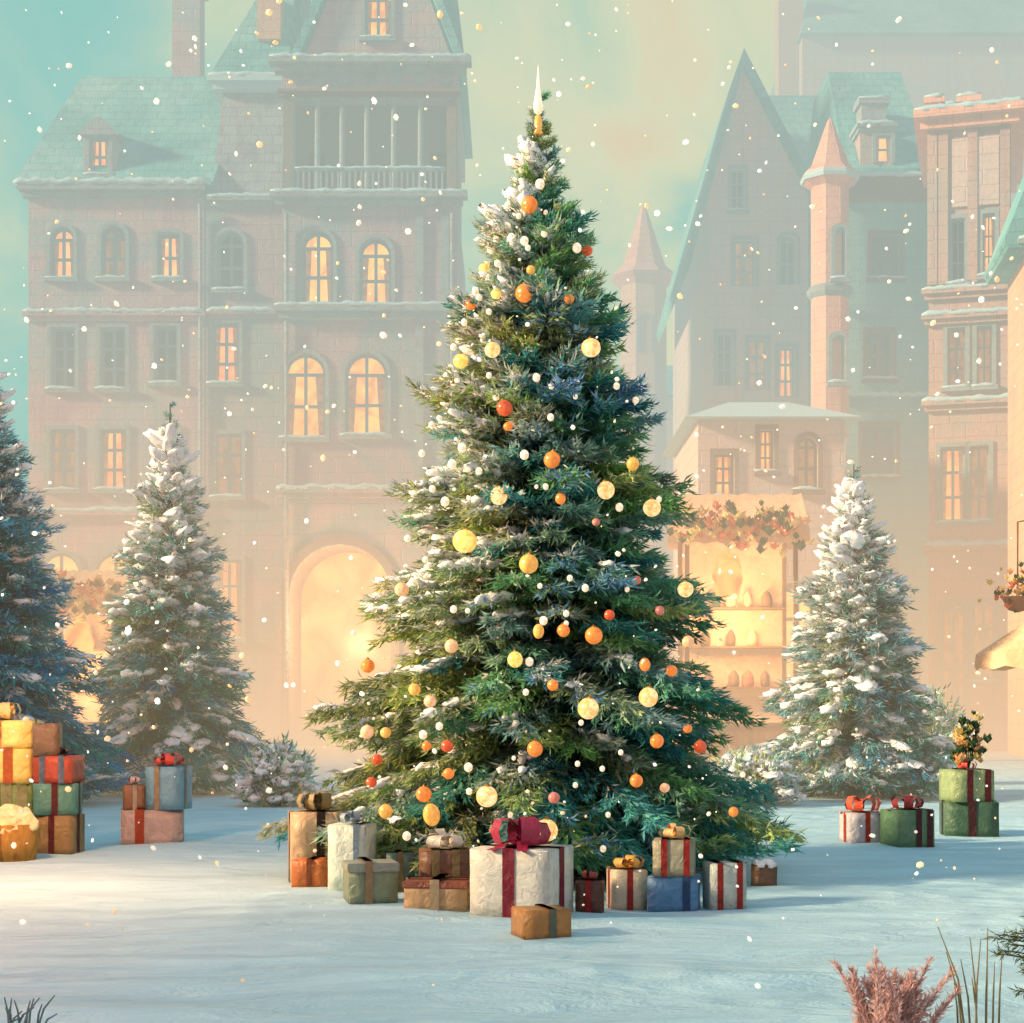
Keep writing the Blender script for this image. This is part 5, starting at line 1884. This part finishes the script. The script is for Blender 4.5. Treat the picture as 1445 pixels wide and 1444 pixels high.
for px, top, bx in ((1320, 1306, 1362), (1330, 1340, 1356), (1345, 1385, 1352), (1364, 1320, 1376), (1378, 1322, 1372), (1392, 1345, 1390), (1400, 1312, 1396), (1408, 1360, 1404), (1418, 1348, 1412), (1352, 1352, 1368), (1372, 1380, 1380)):
    X0, X1 = wx(bx, d) - wx(1385, d), wx(px, d) - wx(1385, d)
    z1 = wz(top, d)
    yy = rg.uniform(-0.06, 0.06)
    tube(bm, [(X0, yy, -0.02), (X0 * 0.7 + X1 * 0.3, yy, z1 * 0.55), (X1, yy * 1.3, z1)], [0.0055, 0.0045, 0.002], 5)
obj("stems", bm, "dry_stem", sp)
d = 7.6
st = thing("spruce_twig", "green spruce sapling reaching in from the picture edge over the bare stems", "sapling", (wx(1492, d), wy(d), 0))
rg2 = np.random.default_rng(9)
P, D, S, L, W, C = [], [], [], [], [], []
tb2 = bmesh.new()
tube(tb2, [(0, 0, -0.02), (0.0, 0, 0.5)], [0.012, 0.004], 6)
zc = wz(1345, d)
for i in range(26):
    a = math.pi + rg2.uniform(-1.3, 1.3)
    z_ = rg2.uniform(0.1, 0.5)
    ln = rg2.uniform(0.16, 0.30) * (1.1 - z_)
    if i < 5:
        a, z_, ln = math.pi + rg2.uniform(-0.3, 0.3), zc + rg2.uniform(-0.05, 0.07), rg2.uniform(0.22, 0.32)
    hd = np.array([math.cos(a), math.sin(a) * 0.6, 0.12])
    tube(tb2, [(0, 0, z_), tuple(np.array([0, 0, z_]) + hd * ln)], [0.005, 0.002], 5)
    ns = 70
    q = rg2.random(ns)
    base = np.array([0, 0, z_]) + hd * (ln * q)[:, None]
    dirs = unit(hd[None] * 0.8 + rg2.normal(0, 0.55, (ns, 3)))
    P.append(base); D.append(dirs); S.append(unit(np.cross(dirs, rg2.normal(0, 1, (ns, 3)))))
    L.append(rg2.uniform(0.03, 0.06, ns)); W.append(rg2.uniform(0.004, 0.007, ns))
    C.append(np.array(srgb(106, 116, 60)[:3])[None] * rg2.uniform(0.5, 1.3, (ns, 1)))
obj("stem", tb2, "bark", st)
obj("crown", strokes_mesh("crown", *(np.concatenate(a) for a in (P, D, S, L, W, C))), "foliage", st)
d = 7.6
gs = thing("bare_stems", "short tuft of bluish bent stems in the snow at the opposite bottom corner", "plant", (wx(28, d), wy(d), 0))
M["blue_stem"] = mottled("frosted_stem", [srgb(110, 140, 140), srgb(140, 130, 124)], 6)
bm = bmesh.new()
for k in range(16):
    X0 = rg.uniform(-0.09, 0.1)
    X1 = X0 + rg.uniform(-0.05, 0.1)
    z1 = wz(rg.uniform(1402, 1440), d)
    yy = rg.uniform(-0.05, 0.05)
    tube(bm, [(X0, yy, -0.02), (X0 * 0.6 + X1 * 0.4, yy, z1 * 0.6), (X1, yy, z1)], [0.006, 0.005, 0.003], 5)
obj("stems", bm, "blue_stem", gs)

# ------------------------------------------------------------------ falling snow
M["flake"] = glow_ball("snowflake", srgb(246, 246, 240), srgb(250, 246, 230), 0.8)  # flakes given a glow of their own so they read white
M["flake_warm"] = glow_ball("warm_glow_snowflake", srgb(250, 222, 180), srgb(255, 206, 150), 0.8)  # cream flakes, glowing by themselves too
rg = random.Random(77)
ml, mi = [], []
for i in range(1000):
    d = rg.uniform(7.5, 21)
    px, py = rg.uniform(-60, 1505), rg.uniform(-40, 1400)
    z = wz(py, d)
    if z < 0.05:
        continue
    r = rg.choice([1.1, 1.2, 1.4, 1.5, 1.6, 1.8, 2.0, 2.2, 2.6, 3.0, 3.6, 4.6]) * d / FPX * rg.uniform(0.8, 1.15)
    ml.append(Matrix.Translation((wx(px, d), wy(d), z)) @ Euler((rg.random() * 3, rg.random() * 3, 0)).to_matrix().to_4x4() @ Matrix.Diagonal((r, r * rg.uniform(0.5, 0.9), r * rg.uniform(1.0, 1.6), 1)))
    mi.append(1 if rg.random() < 0.3 else 0)
me = blobs_mesh("falling_snow", ml, [0.0008] * len(ml), 1, np.random.default_rng(5), mi)
me.materials.append(M["flake"])
me.materials.append(M["flake_warm"])
fs = obj("falling_snow", me, None, smooth=True)
tag(fs, "snowflakes drifting through the air over the square", "snowflakes", kind="stuff")

# ------------------------------------------------------------------ render settings
sc.view_settings.view_transform = "Standard"
sc.view_settings.look = "None"
sc.view_settings.exposure = 0
sc.view_settings.gamma = 1
sc.render.engine = "CYCLES"
sc.cycles.use_denoising = True
sc.cycles.max_bounces = 6
sc.cycles.diffuse_bounces = 3
